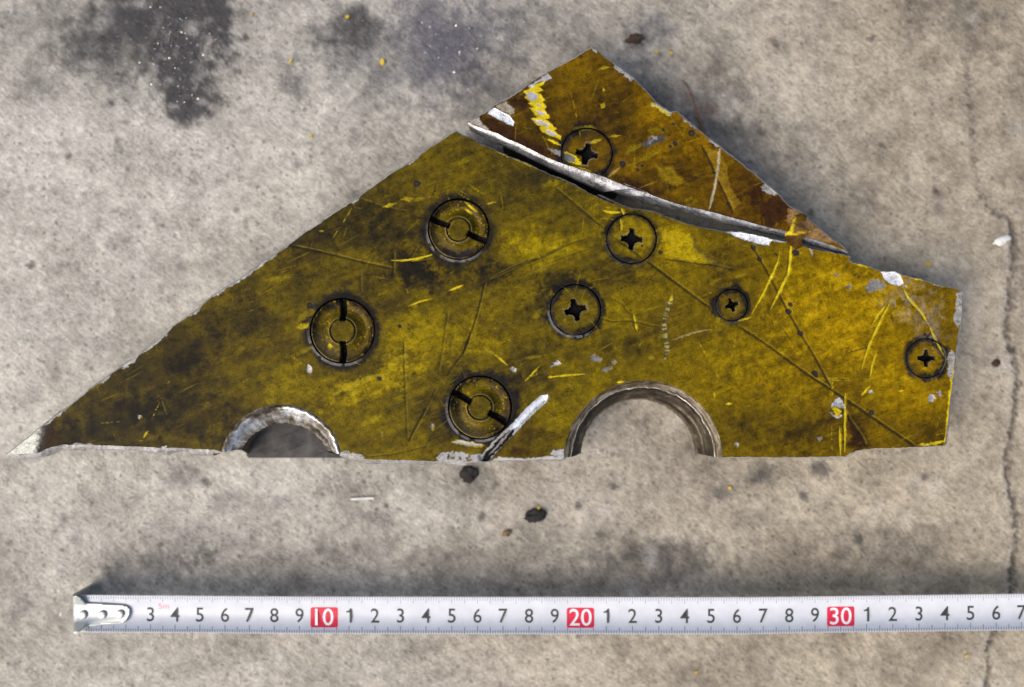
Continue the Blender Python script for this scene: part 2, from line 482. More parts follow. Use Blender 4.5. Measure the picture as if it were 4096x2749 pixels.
    for k in range(160):
        x = r.uniform(-300, 4400); y = r.uniform(-200, 2950)
        rr = r.choice([10, 14, 22, 30])
        c.blob(x, y, rr * r.uniform(.8, 1.8), rr, (.52, .505, .47), r.uniform(0, 180), r.uniform(.15, .4), .6, .35)
    SP = [(72, 605, 13), (157, 357, 12), (255, 235, 14), (290, 385, 8), (560, 85, 12), (1735, 300, 12), (1770, 100, 14), (1990, 88, 12), (2136, 437, 14), (1870, 1070, 30), (1100, 1180, 16),
          (1890, 1415, 22), (1960, 1230, 18), (2110, 1090, 14), (365, 1245, 12), (830, 1100, 8), (1400, 1110, 14), (1320, 1155, 14), (1830, 1130, 18), (2020, 1000, 10), (880, 1155, 10), (470, 1100, 18),
          (140, 85, 9), (35, 30, 8), (410, 75, 16), (270, 170, 10), (2310, 800, 16), (1710, 370, 10), (1850, 485, 12), (2010, 330, 10)]
    for x, y, q in SP:
        x, y = p1('V', x, y); c.blob(x, y, q * 1.3, q, (.07, .067, .065), r.uniform(0, 180), .8, .45, .3)
    # rusty tints
    for x, y, q in [(1700, 510, 26), (1760, 95, 16), (2136, 437, 20), (1620, 250, 30)]:
        x, y = p1('V', x, y); c.blob(x, y, q, q * .8, (.16, .09, .06), 20, .45, .6, .4)
    # the crack down the right side: a real furrow
    crack = px('R', (2215, 0), (2190, 140)) and []
    crack = px('R', (2010, 300), (2025, 430), (2040, 560), (2060, 640), (2058, 780), (2076, 960), (2100, 1080), (2180, 1160), (2268, 1200), (2290, 1330)) + px('D', (2225, 60), (2290, 180), (2300, 400), (2272, 600), (2245, 750), (2240, 870), (2265, 960)) \
        + px('W', (2265, 200), (2290, 300), (2310, 400), (2300, 540), (2285, 620), (2280, 700), (2240, 800), (2195, 900), (2170, 960), (2178, 1060), (2165, 1140), (2150, 1300))
    crack = [q for q in crack]
    crack.sort(key=lambda q: q[1])
    z0 = c.dz.copy()
    c.stroke(crack[:9], 7, (.06, .054, .048), .62, 9, 15, 0, dz=-.0010)
    c.stroke(crack[8:], 12, (.055, .049, .044), .85, 12, 16, 0, dz=-.0013)
    c.stroke([(q[0] + 9 + 7 * math.sin(i * 2.1), q[1] + 12) for i, q in enumerate(crack[6:])], 16, (.085, .077, .068), .6, 12, 18, 0, dz=-.0007, dash=30)
    c.stroke(crack, 34, (.16, .145, .125), .28, 34, 14, 0)
    c.stroke([(q[0] - 26, q[1]) for q in crack[8:]], 22, (.52, .47, .40), .3, 20, 14, 0)
    # gentle unevenness
    c.dz += (fbm(X / 160, Y / 160, 4, 17) - .5) * .0006 + (vnoise(X / 22, Y / 22, 19) - .5) * .00018
    V = np.stack([(X - 2048) * s, -(Y - 1374.5) * s, c.dz], -1)
    ny, nx = sh
    i = np.arange(ny * nx).reshape(ny, nx)
    Fq = np.stack([i[:-1, :-1], i[1:, :-1], i[1:, 1:], i[:-1, 1:]], -1).reshape(-1, 4)
    o = mesh_obj("concrete_floor", V, Fq, make_ground_mat(), None, True, c.col)
    o.data.flip_normals() if o.data.polygons[0].normal.z < 0 else None
    tag(o, "stained pale grey concrete floor with a crack at the right", "floor", None, "structure")
build_ground()

# ------------------------------------------------------------------ the torn plate
YEL = (.52, .41, .010); YEL2 = (.34, .26, .008); BARE = (.58, .59, .60); GREYP = (.17, .17, .178); BLK = (.020, .018, .016); KLINE = (.018, .014, .006)
BRN = (.026, .0105, .0045); PALE = (.50, .52, .46)

FAST = [  # kind, centre, radius, turn of the slot or cross (degrees, image sense)
    ('ring', *p1('V', 1046, 523), 122, 22), ('ring', *p1('V', 781, 755), 130, 90), ('ring', *p1('V', 1095, 930), 127, 30),
    ('cross', *p1('V', 1441, 545), 100, 3), ('cross', *p1('V', 1313, 707), 102, -14), ('cross', *p1('Q', 962, 645), 103, 12),
    ('cross', *p1('N', 1583, 1100), 64, -18), ('cross', *p1('G', 1578, 1195), 79, 0)]

def paint_plate(c, head=None):
    X, Y = c.X, c.Y
    VX, VY = X * .5703, Y * .5703
    t = .52 + .32 * (fbm(X / 300, Y / 190, 5, 41, .6) - .5) + .24 * (fbm(X / 46, Y / 40, 4, 42, .6) - .5)
    # streaky rubbing along a shallow diagonal
    u = X * .93 - Y * .36; v = X * .36 + Y * .93
    t += .16 * (fbm(u / 260, v / 22, 3, 43) - .5)
    tex = sstep(.3, .7, fbm(u / 60, v / 26, 4, 44, .65))
    def add(x, y, rx, ry, k, rot=0):
        nonlocal t
        x, y = p1('V', x, y)
        k = k * (.72 if k < 0 else .9)
        m = c.blobm(x, y, rx / .5703 * 1.4, ry / .5703 * 1.4, rot, 1, .7)
        t = t + k * .95 * np.clip(m * 1.3, 0, 1) * (.6 + .8 * tex)
    for q in [(130, 1000, 90, 50, -.35), (260, 960, 120, 60, -.22), (420, 950, 90, 60, -.20), (380, 880, 120, 60, -.12), (340, 930, 50, 50, -.22), (450, 800, 80, 30, -.18, -40), (560, 720, 70, 60, -.16),
              (560, 640, 60, 50, -.16), (410, 800, 60, 50, -.14), (700, 560, 90, 50, -.2, 15), (800, 500, 90, 60, -.16), (900, 520, 60, 70, -.22), (930, 605, 60, 34, -.45), (960, 625, 40, 40, -.34),
              (1040, 600, 90, 30, -.3), (1120, 622, 50, 22, -.3), (1060, 650, 70, 40, -.16), (900, 690, 80, 60, -.08), (640, 760, 60, 60, -.1), (850, 640, 50, 40, -.1),
              (1270, 640, 44, 26, -.4), (1240, 700, 30, 40, -.3), (1420, 630, 70, 30, -.25), (1480, 470, 90, 30, -.16, 20), (1250, 430, 120, 50, -.1), (1060, 330, 60, 40, -.12), (1150, 420, 90, 40, -.06),
              (1640, 590, 70, 34, -.2, 20), (1560, 700, 90, 40, -.06), (1700, 660, 60, 40, -.1), (1230, 830, 80, 60, -.1), (1040, 850, 60, 40, -.25), (1000, 920, 50, 60, -.12), (1160, 870, 40, 40, -.2),
              (1480, 790, 120, 50, -.08), (1850, 990, 90, 50, -.22), (1960, 960, 40, 60, -.30), (1900, 900, 60, 60, -.14), (1680, 960, 80, 40, -.1), (2120, 980, 60, 40, -.14), (2030, 840, 60, 40, .06),
              (1410, 210, 70, 60, -.16), (1380, 280, 70, 50, -.16), (1460, 310, 60, 40, -.14), (1230, 260, 40, 60, -.14), (1500, 420, 60, 30, -.14), (1560, 410, 60, 40, -.12),
              (760, 970, 80, 40, -.06), (560, 960, 60, 60, -.12), (500, 1000, 40, 40, -.16), (1000, 990, 60, 30, -.1),
              # brighter, rubbed coating
              (950, 770, 120, 60, .30), (850, 880, 110, 28, .34, -22), (910, 860, 70, 30, .16, -22), (700, 890, 120, 50, .14), (640, 850, 50, 40, .12), (1220, 570, 70, 40, .30), (1190, 560, 60, 30, .12),
              (1130, 690, 60, 40, .12), (1100, 780, 60, 30, .2, 10), (1480, 540, 110, 50, .26, 20), (1560, 560, 70, 40, .2, 20), (1330, 560, 90, 40, .1), (1360, 740, 90, 60, .10), (1420, 690, 50, 50, .14),
              (1560, 870, 170, 90, .12), (1700, 800, 120, 60, .12), (1880, 740, 150, 110, .24), (1960, 720, 140, 120, .16), (1860, 640, 120, 60, .14), (2060, 640, 100, 60, .08), (1990, 900, 160, 80, .10),
              (1780, 900, 120, 60, .1), (2080, 900, 80, 60, .12), (1950, 1000, 60, 30, .1), (1330, 870, 80, 60, .12), (1240, 930, 60, 60, .12), (820, 960, 100, 40, .12), (1500, 260, 80, 40, .24), (1560, 320, 100, 50, .22),
              (1620, 350, 60, 50, .14), (1330, 160, 60, 40, .10), (1470, 370, 70, 40, .18), (1540, 430, 50, 30, .14), (1300, 130, 40, 30, .08), (680, 740, 60, 30, .1), (830, 600, 120, 30, .1, 10)]:
        add(*q)
    t = t + .06 * sstep(1200, 2000, VX)
    grad = sstep(300, 700, VX)
    t = t - .12 * (1 - grad)
    t = .5 + (t - .5) * 1.05 - .01
    c.col = ramp(t, [(.0, (.013, .0105, .006)), (.2, (.026, .020, .0068)), (.36, (.055, .0395, .006)), (.5, (.105, .0755, .0042)), (.66, (.168, .122, .0025)), (.9, (.262, .192, .002)), (1.2, (.35, .262, .006))])
    c.col = c.col * .81
    # the right half is a little more golden, the upper wedge browner
    g = sstep(1250, 2100, VX)[:, None]
    c.col = c.col * (1 - g) + c.col * np.array([1.17, 1.0, .5])[None] * g
    c.rough = .46 - .1 * np.clip(t, 0, 1)
    wedge = [(p[0], p[1]) for p in px('E', (300, 740), (1500, 60), (2400, 700)) + px('F', (1500, 750), (2150, 1330), (0, 700)) + px('E', (900, 1010))]
    iw = inside(wedge, X, Y)
    c.col[iw] = c.col[iw] * np.array([.84, .66, .58])
    # varnish-brown areas with paler drops
    br = np.zeros(len(X))
    for (q, x, y, rx, ry, k, rot) in [('E', 640, 790, 260, 60, 1.2, 24), ('E', 900, 960, 330, 90, .95, 26), ('E', 820, 580, 110, 90, .95, 10), ('F', 330, 740, 330, 50, .8, 22), ('F', 1330, 800, 230, 260, .75, 40),
                                      ('F', 1470, 930, 170, 190, 1.25, 30), ('F', 1080, 1000, 500, 45, .5, 16), ('C', 950, 1080, 330, 60, .55, 0), ('C', 1120, 960, 200, 140, .3, 0), ('J', 950, 720, 130, 200, .8, -25), ('J', 700, 600, 110, 200, .35, 0),
                                      ('A', 400, 960, 120, 160, .8, 0), ('D', 1250, 560, 120, 120, .3, 0), ('N', 1560, 740, 60, 40, .5, 10)]:
        x, y = p1(q, x, y); s = CROPS[q][2]
        br = np.maximum(br, np.clip(1.5 * k * c.blobm(x, y, rx / s * 1.35, ry / s * 1.35, rot, 1, .45), 0, 1.15))
    cell = fbm(X / 16, Y / 16, 2, 77)
    drops = sstep(.60, .70, cell) * sstep(.15, .5, br) * (1 - sstep(.75, 1.1, br))
    b = np.clip(br * 1.15 * (.8 + .5 * (fbm(X / 30, Y / 30, 3, 78) - .5)), 0, .93) * (1 - .7 * drops)
    c.col = c.col * (1 - b[:, None]) + np.array(BRN)[None] * b[:, None]
    # grime haloes round the fasteners
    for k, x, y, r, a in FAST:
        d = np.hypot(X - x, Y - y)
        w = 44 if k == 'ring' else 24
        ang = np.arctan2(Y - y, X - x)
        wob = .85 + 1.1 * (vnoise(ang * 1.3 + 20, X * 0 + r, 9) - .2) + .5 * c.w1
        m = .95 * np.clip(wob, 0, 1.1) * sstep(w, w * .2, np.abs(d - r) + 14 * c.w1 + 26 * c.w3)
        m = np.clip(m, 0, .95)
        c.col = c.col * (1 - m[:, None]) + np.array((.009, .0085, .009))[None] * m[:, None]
        # broken grey band on the lower left lip
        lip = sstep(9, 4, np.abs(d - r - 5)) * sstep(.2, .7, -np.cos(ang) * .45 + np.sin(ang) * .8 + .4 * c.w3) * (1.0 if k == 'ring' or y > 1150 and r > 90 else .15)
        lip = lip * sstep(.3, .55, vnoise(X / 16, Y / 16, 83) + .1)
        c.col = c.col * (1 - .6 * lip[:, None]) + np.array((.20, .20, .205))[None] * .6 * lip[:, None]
    S, Fl = c.stroke, c.fill
    # ---- long dark scribe lines
    for q, w, a in [(px('L', (1900, 0), (2337, 370)) + px('N', (390, 385)), 8, .65), (px('N', (455, 450), (740, 660)), 8, .6), (px('N', (790, 690), (1080, 910), (1380, 1130)), 10, .8), (px('N', (1640, 1300), (1800, 1402)) + px('D', (660, 0), (850, 130), (1080, 300), (1210, 380)), 9, .8),
                    (px('D', (1210, 380), (1430, 530), (1700, 712)), 11, .85), (px('G', (0, 150), (90, 310), (210, 520), (330, 760), (450, 970), (560, 1150), (690, 1390), (740, 1480)), 8, .8),
                    (px('J', (570, 0), (665, 170)), 7, .7), (px('J', (820, 430), (900, 570), (1000, 700), (1060, 830)), 9, .85), (px('F', (860, 380), (940, 540), (1010, 690), (1080, 830), (1130, 960)), 9, .75),
                    (px('O', (0, 1000), (40, 880), (75, 800)), 10, .85), (px('O', (75, 800), (150, 560), (210, 300)), 9, .75), (px('O', (240, 290), (520, 160), (900, 0)), 9, .7), (px('O', (540, 240), (800, 120), (1150, 0)), 6, .5),
                    (px('L', (1000, 1240), (1180, 1130), (1430, 1020), (1690, 940)), 10, .8), (px('L', (1780, 890), (2050, 770), (2300, 690)), 10, .6), (px('L', (1300, 1050), (1430, 965)), 7, .6),
                    (px('H', (380, 1085), (650, 1140), (1000, 1230), (1280, 1290)), 9, .75), (px('H', (960, 660), (1200, 740), (1400, 780)), 12, .4), (px('H', (1285, 1150), (1282, 1340)), 6, .9), (px('I', (1550, 900), (1555, 1330)), 5, .6), (px('I', (970, 0), (975, 250)), 6, .5),
                    (px('I', (2140, 480), (2080, 900), (2010, 1335)), 5, .55), (px('C', (30, 130), (40, 520), (60, 1000)), 5, .5), (px('C', (600, 60), (575, 160), (530, 260), (400, 430)), 11, .75), (px('C', (230, 700), (140, 850), (80, 990)), 10, .6), (px('C', (310, 540), (240, 680)), 8, .4),
                    (px('N', (960, 670), (1200, 700), (1470, 735), (1600, 770)), 7, .75), (px('O', (1290, 640), (1400, 680), (1500, 660), (1600, 670), (1720, 700), (1870, 730)), 5, .6), (px('O', (1370, 440), (1500, 510), (1530, 580), (1620, 610)), 5, .5),
                    (px('B', (1400, 910), (1650, 890), (1950, 810)), 6, .6), (px('B', (1930, 490), (1850, 640), (1770, 780)), 9, .7), (px('G', (900, 1140), (1110, 1080)), 5, .8), (px('J', (400, 0), (660, 180)), 8, .6), (px('G', (1260, 780), (1290, 900)), 8, .4)]:
        S(q, w, KLINE, a, 5, .9, .06, dz=-.00015)
        S([(x + 7, y - 5) for x, y in q], 4, YEL2, a * .28, 4, .9, .06)
    # bright wedge of coating right of a cross screw
    Fl(px('N', (950, 400), (1080, 400), (1180, 430), (1240, 490), (1230, 560), (1330, 640), (1440, 720), (1200, 690), (1000, 640), (960, 540)), (.36, .27, .004), .55, 10, 4, 6)
    S(px('N', (1200, 430), (1250, 490), (1235, 560), (1330, 640), (1450, 720), (1600, 770)), 20, (.06, .048, .012), .6, 18, 6)
    Fl(px('F', (480, 560), (600, 580), (750, 700), (640, 720), (520, 690)), (.30, .205, .006), .4, 14, 5, 5)
    Fl(px('F', (900, 400), (1010, 430), (1080, 570), (1100, 730), (1200, 880), (1130, 930), (1050, 760), (990, 640)), (.24, .15, .008), .55, 6, 3, 3)
    # fine random rub marks in every direction
    rr = random.Random(99)
    for k in range(560):
        x = rr.uniform(100, 3800); y = rr.uniform(220, 1850)
        L = rr.uniform(18, 110); a = math.radians(rr.choice([-22, -22, -18, -30, 60, 75, -70, 10]) + rr.gauss(0, 9))
        q = [(x, y), (x + L * math.cos(a), y + L * math.sin(a))]
        if rr.random() < .62: S(q, rr.uniform(2, 4), (.27, .205, .006), rr.uniform(.2, .6), 3, .6, .4)
        else: S(q, rr.uniform(2, 6), (.018, .014, .006), rr.uniform(.3, .7), 4, 1.2, .4)
    for k in range(90):
        x = rr.uniform(100, 3800); y = rr.uniform(220, 1850); L = rr.uniform(14, 40)
        c.blob(x, y, L, L * rr.uniform(.15, .4), (.24, .185, .004), -20 + rr.gauss(0, 12), rr.uniform(.15, .5), .35, .4)
    for k in range(260):
        x = rr.uniform(100, 3800); y = rr.uniform(220, 1850); L = rr.uniform(2.2, 5)
        c.blob(x, y, L, L, (.014, .012, .008), 0, rr.uniform(.4, .9), .5, .2)
    # ---- yellow scratches
    for q, w in [(px('N', (2030, 600), (2020, 690), (1950, 840), (1880, 990), (1770, 1180)), 13), (px('N', (2140, 560), (2125, 780), (2060, 910), (1990, 1050), (1945, 1140)), 16), (px('F', (1655, 1010), (1635, 1130), (1615, 1330), (1600, 1480)), 13),
                 (px('G', (1265, 680), (1200, 800), (1130, 940), (1060, 1090), (1000, 1285)), 13), (px('G', (1210, 730), (1150, 800), (1095, 895)), 12), (px('G', (1128, 1150), (1095, 1250), (1075, 1365)), 12), (px('G', (1370, 560), (1430, 680), (1520, 760), (1600, 890)), 14), (px('G', (1600, 890), (1660, 1030), (1745, 1190)), 11),
                 (px('G', (1610, 1050), (1640, 1120), (1700, 1260)), 7), (px('G', (1220, 600), (1170, 730), (1110, 850)), 7), (px('G', (890, 1040), (890, 1165)), 6), (px('G', (935, 870), (930, 960)), 6), (px('G', (740, 1370), (740, 1568)), 6), (px('G', (630, 390), (540, 600)), 5),
                 (px('J', (672, 40), (668, 290)), 8), (px('J', (820, 220), (815, 900)), 12), (px('J', (755, 600), (765, 940)), 11), (px('J', (660, 600), (668, 940)), 6), (px('J', (460, 38), (900, 42), (1300, 60)), 6), (px('J', (480, 55), (880, 68), (1320, 72)), 5),
                 (px('J', (1500, 22), (1640, 88)), 8), (px('J', (1880, 705), (1985, 680)), 7), (px('J', (1890, 610), (1940, 480)), 5), (px('G', (1370, 1365), (1470, 1410)), 5), (px('J', (110, 235), (300, 245)), 8),
                 (px('O', (205, 910), (300, 980)), 20), (px('O', (300, 980), (420, 1080)), 10), (px('O', (585, 1225), (650, 1160), (715, 1090)), 9), (px('O', (630, 1190), (720, 1150)), 8), (px('O', (805, 1190), (950, 1175), (1140, 1162)), 12), (px('O', (800, 1190), (840, 1188)), 15),
                 (px('O', (1598, 600), (1615, 680)), 11), (px('O', (1615, 690), (1630, 755)), 13), (px('O', (1730, 1005), (1790, 1010)), 20), (px('O', (1650, 895), (1695, 850)), 6), (px('O', (2210, 870), (2280, 980)), 8), (px('D', (430, 100), (500, 220), (575, 355)), 7), (px('D', (520, 400), (525, 425)), 9),
                 (px('D', (590, 465), (625, 460)), 14), (px('D', (648, 50), (640, 130), (618, 215)), 6), (px('N', (380, 215), (420, 235), (540, 235)), 16), (px('N', (370, 170), (420, 190), (540, 195)), 5), (px('N', (550, 200), (580, 260)), 12), (px('N', (540, 300), (555, 350), (550, 400)), 17), (px('N', (360, 290), (500, 300)), 5),
                 (px('L', (800, 0), (880, 50), (980, 100)), 7), (px('L', (610, 75), (700, 130), (790, 190)), 7), (px('L', (640, 50), (730, 100)), 4), (px('L', (690, 270), (790, 345)), 12), (px('L', (720, 205), (860, 320)), 14), (px('L', (0, 985), (120, 940), (260, 898)), 10),
                 (px('H', (960, 670), (900, 760), (820, 900), (690, 1085)), 6), (px('H', (1265, 1215), (1420, 1215), (1625, 1165)), 11), (px('A', (1355, 660), (1290, 800)), 8), (px('A', (1250, 905), (1220, 960)), 11), (px('A', (1440, 475), (1425, 505)), 7), (px('A', (860, 835), (1055, 820)), 3), (px('A', (1180, 990), (1210, 985)), 6),
                 (px('A', (2060, 495), (2115, 460)), 8), (px('I', (1620, 415), (1780, 350), (1930, 320)), 10), (px('I', (2160, 210), (2337, 140)), 14), (px('B', (770, 45), (890, 140)), 3), (px('C', (830, 160), (960, 120)), 4), (px('C', (1240, 745), (1415, 850)), 4), (px('C', (1840, 490), (1900, 485)), 14), (px('C', (0, 450), (130, 390)), 4),
                 (px('E', (1300, 480), (1340, 620), (1410, 980)), 6), (px('E', (410, 1330), (530, 1405)), 6), (px('F', (290, 460), (300, 600)), 4), (px('O', (1000, 500), (960, 620), (955, 720)), 8), (px('N', (1640, 1250), (1760, 1215)), 9), (px('N', (1430, 1250), (1470, 1230)), 18),
                 (px('N', (1280, 1025), (1420, 970)), 8), (px('B', (1130, 380), (1330, 290), (1560, 190)), 26), (px('B', (1600, 130), (1760, 40)), 24), (px('F', (1250, 1240), (1200, 1240)), 2), (px('J', (1010, 240), (1060, 180), (1110, 130)), 12), (px('J', (1440, 190), (1500, 185)), 9), (px('J', (1820, 800), (1990, 775)), 14)]:
        big = w >= 18
        if big: S(q, w, YEL2, .5, 10, 5, .35)
        elif w >= 9:
            S([(x - w * .45, y + w * .2) for x, y in q], w * .5, (.03, .024, .006), .5, 5, .8, .3)  # painted shadow line beside the scratch
            S(q, w * .62, YEL, .88, 4, .8, .35, rough=.38, dz=-.00012)
            S([(x + w * .55, y - w * .1) for x, y in q], 2.6, YEL, .5, 3.5, .8, .3, dash=9)
        else: S(q, max(w * .6, 2.8), YEL2, .7, 4, .8, .35, dash=14, dz=-.00006)
    for q in [px('H', (1180, 740), (1240, 705), (1320, 700), (1260, 735)), px('H', (1350, 665), (1400, 640), (1460, 655), (1420, 685)), px('H', (615, 955), (640, 945), (660, 955), (630, 962)), px('I', (110, 700), (180, 650), (280, 640), (280, 690), (200, 730)), px('L', (990, 220), (1040, 190), (1120, 195), (1050, 225)),
              px('E', (1550, 285), (1600, 260), (1670, 265), (1600, 290)), px('E', (1590, 450), (1620, 470), (1600, 485)), px('E', (1570, 595), (1610, 590), (1605, 635), (1580, 640)), px('Q', (1000, 490), (1080, 420), (1200, 410), (1180, 450), (1080, 490)), px('Q', (1310, 390), (1400, 350), (1490, 350), (1420, 385)), px('E', (1100, 905), (1190, 940), (1210, 965), (1150, 950))]:
        Fl(q, YEL2, .8, 5, 3)
    # ---- the chattered yellow and bare gouge down the wedge
    Fl(px('E', (880, 485), (960, 440), (1050, 400), (1090, 380), (1060, 420), (1020, 440), (1060, 475), (1010, 490), (1055, 530), (1070, 560), (1050, 580), (1085, 625), (1060, 640), (1110, 700), (1120, 725), (1080, 735), (1150, 790), (1180, 825), (1160, 835), (1215, 890), (1220, 915), (1150, 890), (1090, 870), (1050, 850), (1020, 815), (1030, 800), (990, 770), (950, 725), (1010, 715), (960, 670), (935, 630), (970, 625), (920, 585), (950, 575), (890, 540), (905, 525)), YEL, .97, 4, 3, dz=-.0002)
    Fl(px('E', (1080, 910), (1130, 915), (1190, 945), (1215, 965), (1160, 955)), YEL, .95, 4, 2)
    for q in [px('E', (905, 500), (940, 480), (1010, 510), (1005, 550), (960, 570), (910, 530)), px('E', (970, 735), (1040, 740), (1125, 785), (1100, 800), (1010, 770)), px('E', (1060, 830), (1120, 830), (1190, 880), (1130, 875)), px('E', (920, 440), (1010, 385), (1100, 320), (1135, 370), (1080, 390), (1010, 400), (960, 450)), px('E', (985, 650), (1050, 665), (1090, 690), (1020, 690)), px('E', (980, 590), (1030, 600), (1040, 620))]:
        Fl(q, (.44, .44, .45), .95, 4, 3, metal=.4, rough=.4, dz=-.0001)
    # cut mark across the screw head
    Fl(px('Q', (360, 560), (470, 580), (550, 600), (548, 690), (470, 650), (420, 610)), (.30, .29, .26), .85, 6, 3, metal=.5)
    Fl(px('Q', (615, 610), (700, 640), (800, 690), (860, 740), (830, 750), (890, 790), (905, 830), (840, 825), (700, 780), (625, 750)), YEL, .97, 4, 3)
    Fl(px('Q', (612, 640), (690, 660), (780, 710), (760, 770), (690, 770), (615, 740)), (.20, .20, .21), .95, 4, 3, metal=.6, rough=.4)
    S(px('Q', (680, 850), (850, 870), (960, 910), (1080, 960)), 9, YEL2, .9, 4, 2)
    # bright bare scrape and crumbled patch at the wedge's left side
    Fl(px('E', (560, 680), (610, 630), (660, 650), (760, 705), (800, 760), (790, 795), (730, 770), (640, 725)), (.70, .74, .78), 1, 4, 2, metal=.3, rough=.34, dz=-.0003)
    Fl(px('E', (630, 620), (720, 575), (750, 600), (810, 640), (800, 680), (770, 700), (720, 665), (690, 650)), (.26, .24, .19), .95, 4, 5, 3, rough=.8)
    Fl(px('E', (385, 760), (430, 735), (480, 715), (500, 750), (570, 820), (560, 838), (480, 800)), (.33, .31, .27), .9, 4, 4, rough=.7)
    # bare spots, grey chips
    for q, k in [(px('O', (1190, 1015), (1210, 980), (1270, 985), (1300, 1020), (1290, 1045), (1240, 1040)), 0), (px('O', (1305, 1135), (1330, 1105), (1400, 1080), (1395, 1105), (1340, 1140)), 0), (px('O', (1395, 1060), (1420, 1030), (1440, 1050), (1410, 1075)), 0),
                 (px('O', (815, 1090), (850, 1055), (880, 1035), (920, 1070), (870, 1085)), 1), (px('O', (440, 1110), (470, 1090), (500, 1110), (495, 1135), (460, 1135)), 1), (px('O', (1890, 930), (1915, 920), (1940, 935), (1925, 955), (1895, 950)), 0),
                 (px('G', (1040, 560), (1075, 500), (1150, 485), (1210, 530), (1205, 570), (1120, 590), (1060, 610)), 0), (px('G', (855, 545), (880, 530), (910, 550), (885, 580)), 0), (px('G', (755, 440), (780, 430), (800, 445), (775, 458)), 0), (px('G', (1370, 545), (1400, 540), (1415, 565), (1385, 570)), 1), (px('G', (1265, 700), (1300, 695), (1300, 720), (1275, 720)), 0),
                 (px('J', (640, 380), (650, 340), (700, 310), (700, 280), (735, 265), (770, 290), (800, 340), (820, 360), (820, 400), (780, 390), (720, 370)), 1), (px('J', (630, 430), (660, 440), (690, 480), (750, 470), (780, 450), (775, 490), (720, 500), (670, 480)), 1),
                 (px('J', (1785, 270), (1800, 240), (1850, 235), (1870, 265), (1850, 310), (1800, 305)), 1), (px('J', (1885, 200), (1920, 190), (1955, 230), (1930, 250)), 1), (px('J', (1090, 200), (1120, 185), (1145, 205), (1115, 218)), 1), (px('J', (485, 730), (520, 715), (545, 740), (510, 775)), 0),
                 (px('D', (640, 700), (655, 692), (668, 705), (655, 725)), 1), (px('B', (905, 140), (930, 125), (950, 170), (940, 200), (910, 190)), 1), (px('B', (1950, 640), (1970, 630), (1990, 660), (1970, 675)), 0), (px('B', (1530, 705), (1545, 705), (1540, 725)), 0), (px('C', (255, 855), (275, 845), (290, 875), (265, 890)), 0),
                 (px('Q', (1910, 420), (1960, 370), (2030, 385), (2060, 420), (2000, 480), (1920, 490)), 0), (px('A', (1165, 780), (1185, 765), (1200, 780), (1180, 795)), 1), (px('J', (1700, 830), (1780, 800), (1840, 825), (1800, 835)), 0)]:
        Fl([(x + 3, y + 3) for x, y in q], YEL2, .55, 8, 4)
        Fl(q, (.42, .43, .45) if k else GREYP, .95, 4, 5, metal=.3 if k else .1, rough=.5, dz=-.00025)
        Fl(q, (.12, .115, .11), .6, 5, 6, broken=.55)
    Fl(px('J', (660, 390), (720, 380), (770, 420), (760, 460), (710, 480), (690, 430)), YEL, .9, 6, 3)
    # black dots, corrosion pits
    for q, x, y, rr in [('H', 1497, 525, 16), ('B', 1525, 243, 11), ('B', 1365, 245, 4), ('G', 365, 710, 9), ('G', 345, 775, 12), ('G', 450, 970, 12), ('G', 585, 1330, 15), ('Q', 1530, 800, 14), ('Q', 1830, 830, 7), ('Q', 1760, 893, 7), ('Q', 2160, 265, 6), ('Q', 2270, 525, 6), ('F', 640, 368, 10), ('F', 785, 280, 15), ('F', 630, 205, 6), ('F', 540, 252, 4),
                        ('F', 600, 392, 5), ('F', 1095, 880, 9), ('G', 90, 310, 10), ('G', 35, 200, 12), ('J', 480, 0, 10), ('J', 1130, 440, 12), ('G', 410, 250, 14), ('G', 238, 262, 5), ('N', 920, 605, 9), ('N', 745, 545, 5), ('I', 1500, 680, 8), ('I', 300, 405, 12), ('I', 1230, 70, 4), ('O', 1490, 355, 4)]:
        x, y = p1(q, x, y)
        c.blob(x, y, rr, rr * .85, (.016, .014, .016), 20, .95, .2, .2, rough=.6, dz=-.00025)
        c.blob(x - rr * .1, y + rr * .1, rr * .4, rr * .35, (.05, .045, .05), 20, .5, .4, .2)
    Fl(px('Q', (1820, 490), (1850, 455), (1920, 440), (1960, 380), (2100, 370), (2210, 340), (2170, 400), (2140, 460), (2050, 480), (1930, 540), (1840, 545)), (.055, .05, .052), .9, 5, 3, rough=.5)
    Fl(px('Q', (1910, 420), (1960, 375), (2070, 370), (2040, 430), (1960, 490), (1900, 490)), (.30, .30, .31), .8, 8, 5, metal=.5, broken=.45)
    S(px('Q', (1480, 840), (1400, 930), (1290, 1000)), 9, (.34, .24, .06), .6, 6, 3)
    # chattered dark track
    tr = px('O', (1960, 420), (1940, 500), (1905, 590), (1890, 660), (1885, 740), (1895, 820), (1915, 890), (1910, 960), (1895, 1030))
    S(tr, 22, (.075, .062, .022), .75, 7, 3, .1)
    S(tr, 17, (.36, .30, .09), .7, 5, 3, .1, dash=46)
    S(px('O', (1965, 430), (1935, 480)), 12, YEL, .9, 4, 2)
    # grey fine lines
    S(px('F', (1018, 405), (1005, 560), (985, 690), (955, 830), (930, 930)), 10, (.34, .30, .19), .85, 4, 2, .08)
    S(px('O', (1955, 845), (2080, 800), (2200, 765), (2320, 740)), 6, (.32, .26, .12), .6, 4, 2)
    # sandy grey rub along the lower edge and beside the big gouge
    Fl(px('C', (310, 1130), (350, 1090), (450, 1075), (520, 1080), (600, 1100), (700, 1100), (690, 1140), (640, 1175), (480, 1190), (340, 1170)), (.36, .36, .37), .9, 5, 4, metal=.5, rough=.55, broken=.36)
    Fl(px('C', (430, 995), (480, 978), (600, 990), (720, 1020), (690, 1045), (560, 1030)), YEL2, .9, 4, 3)
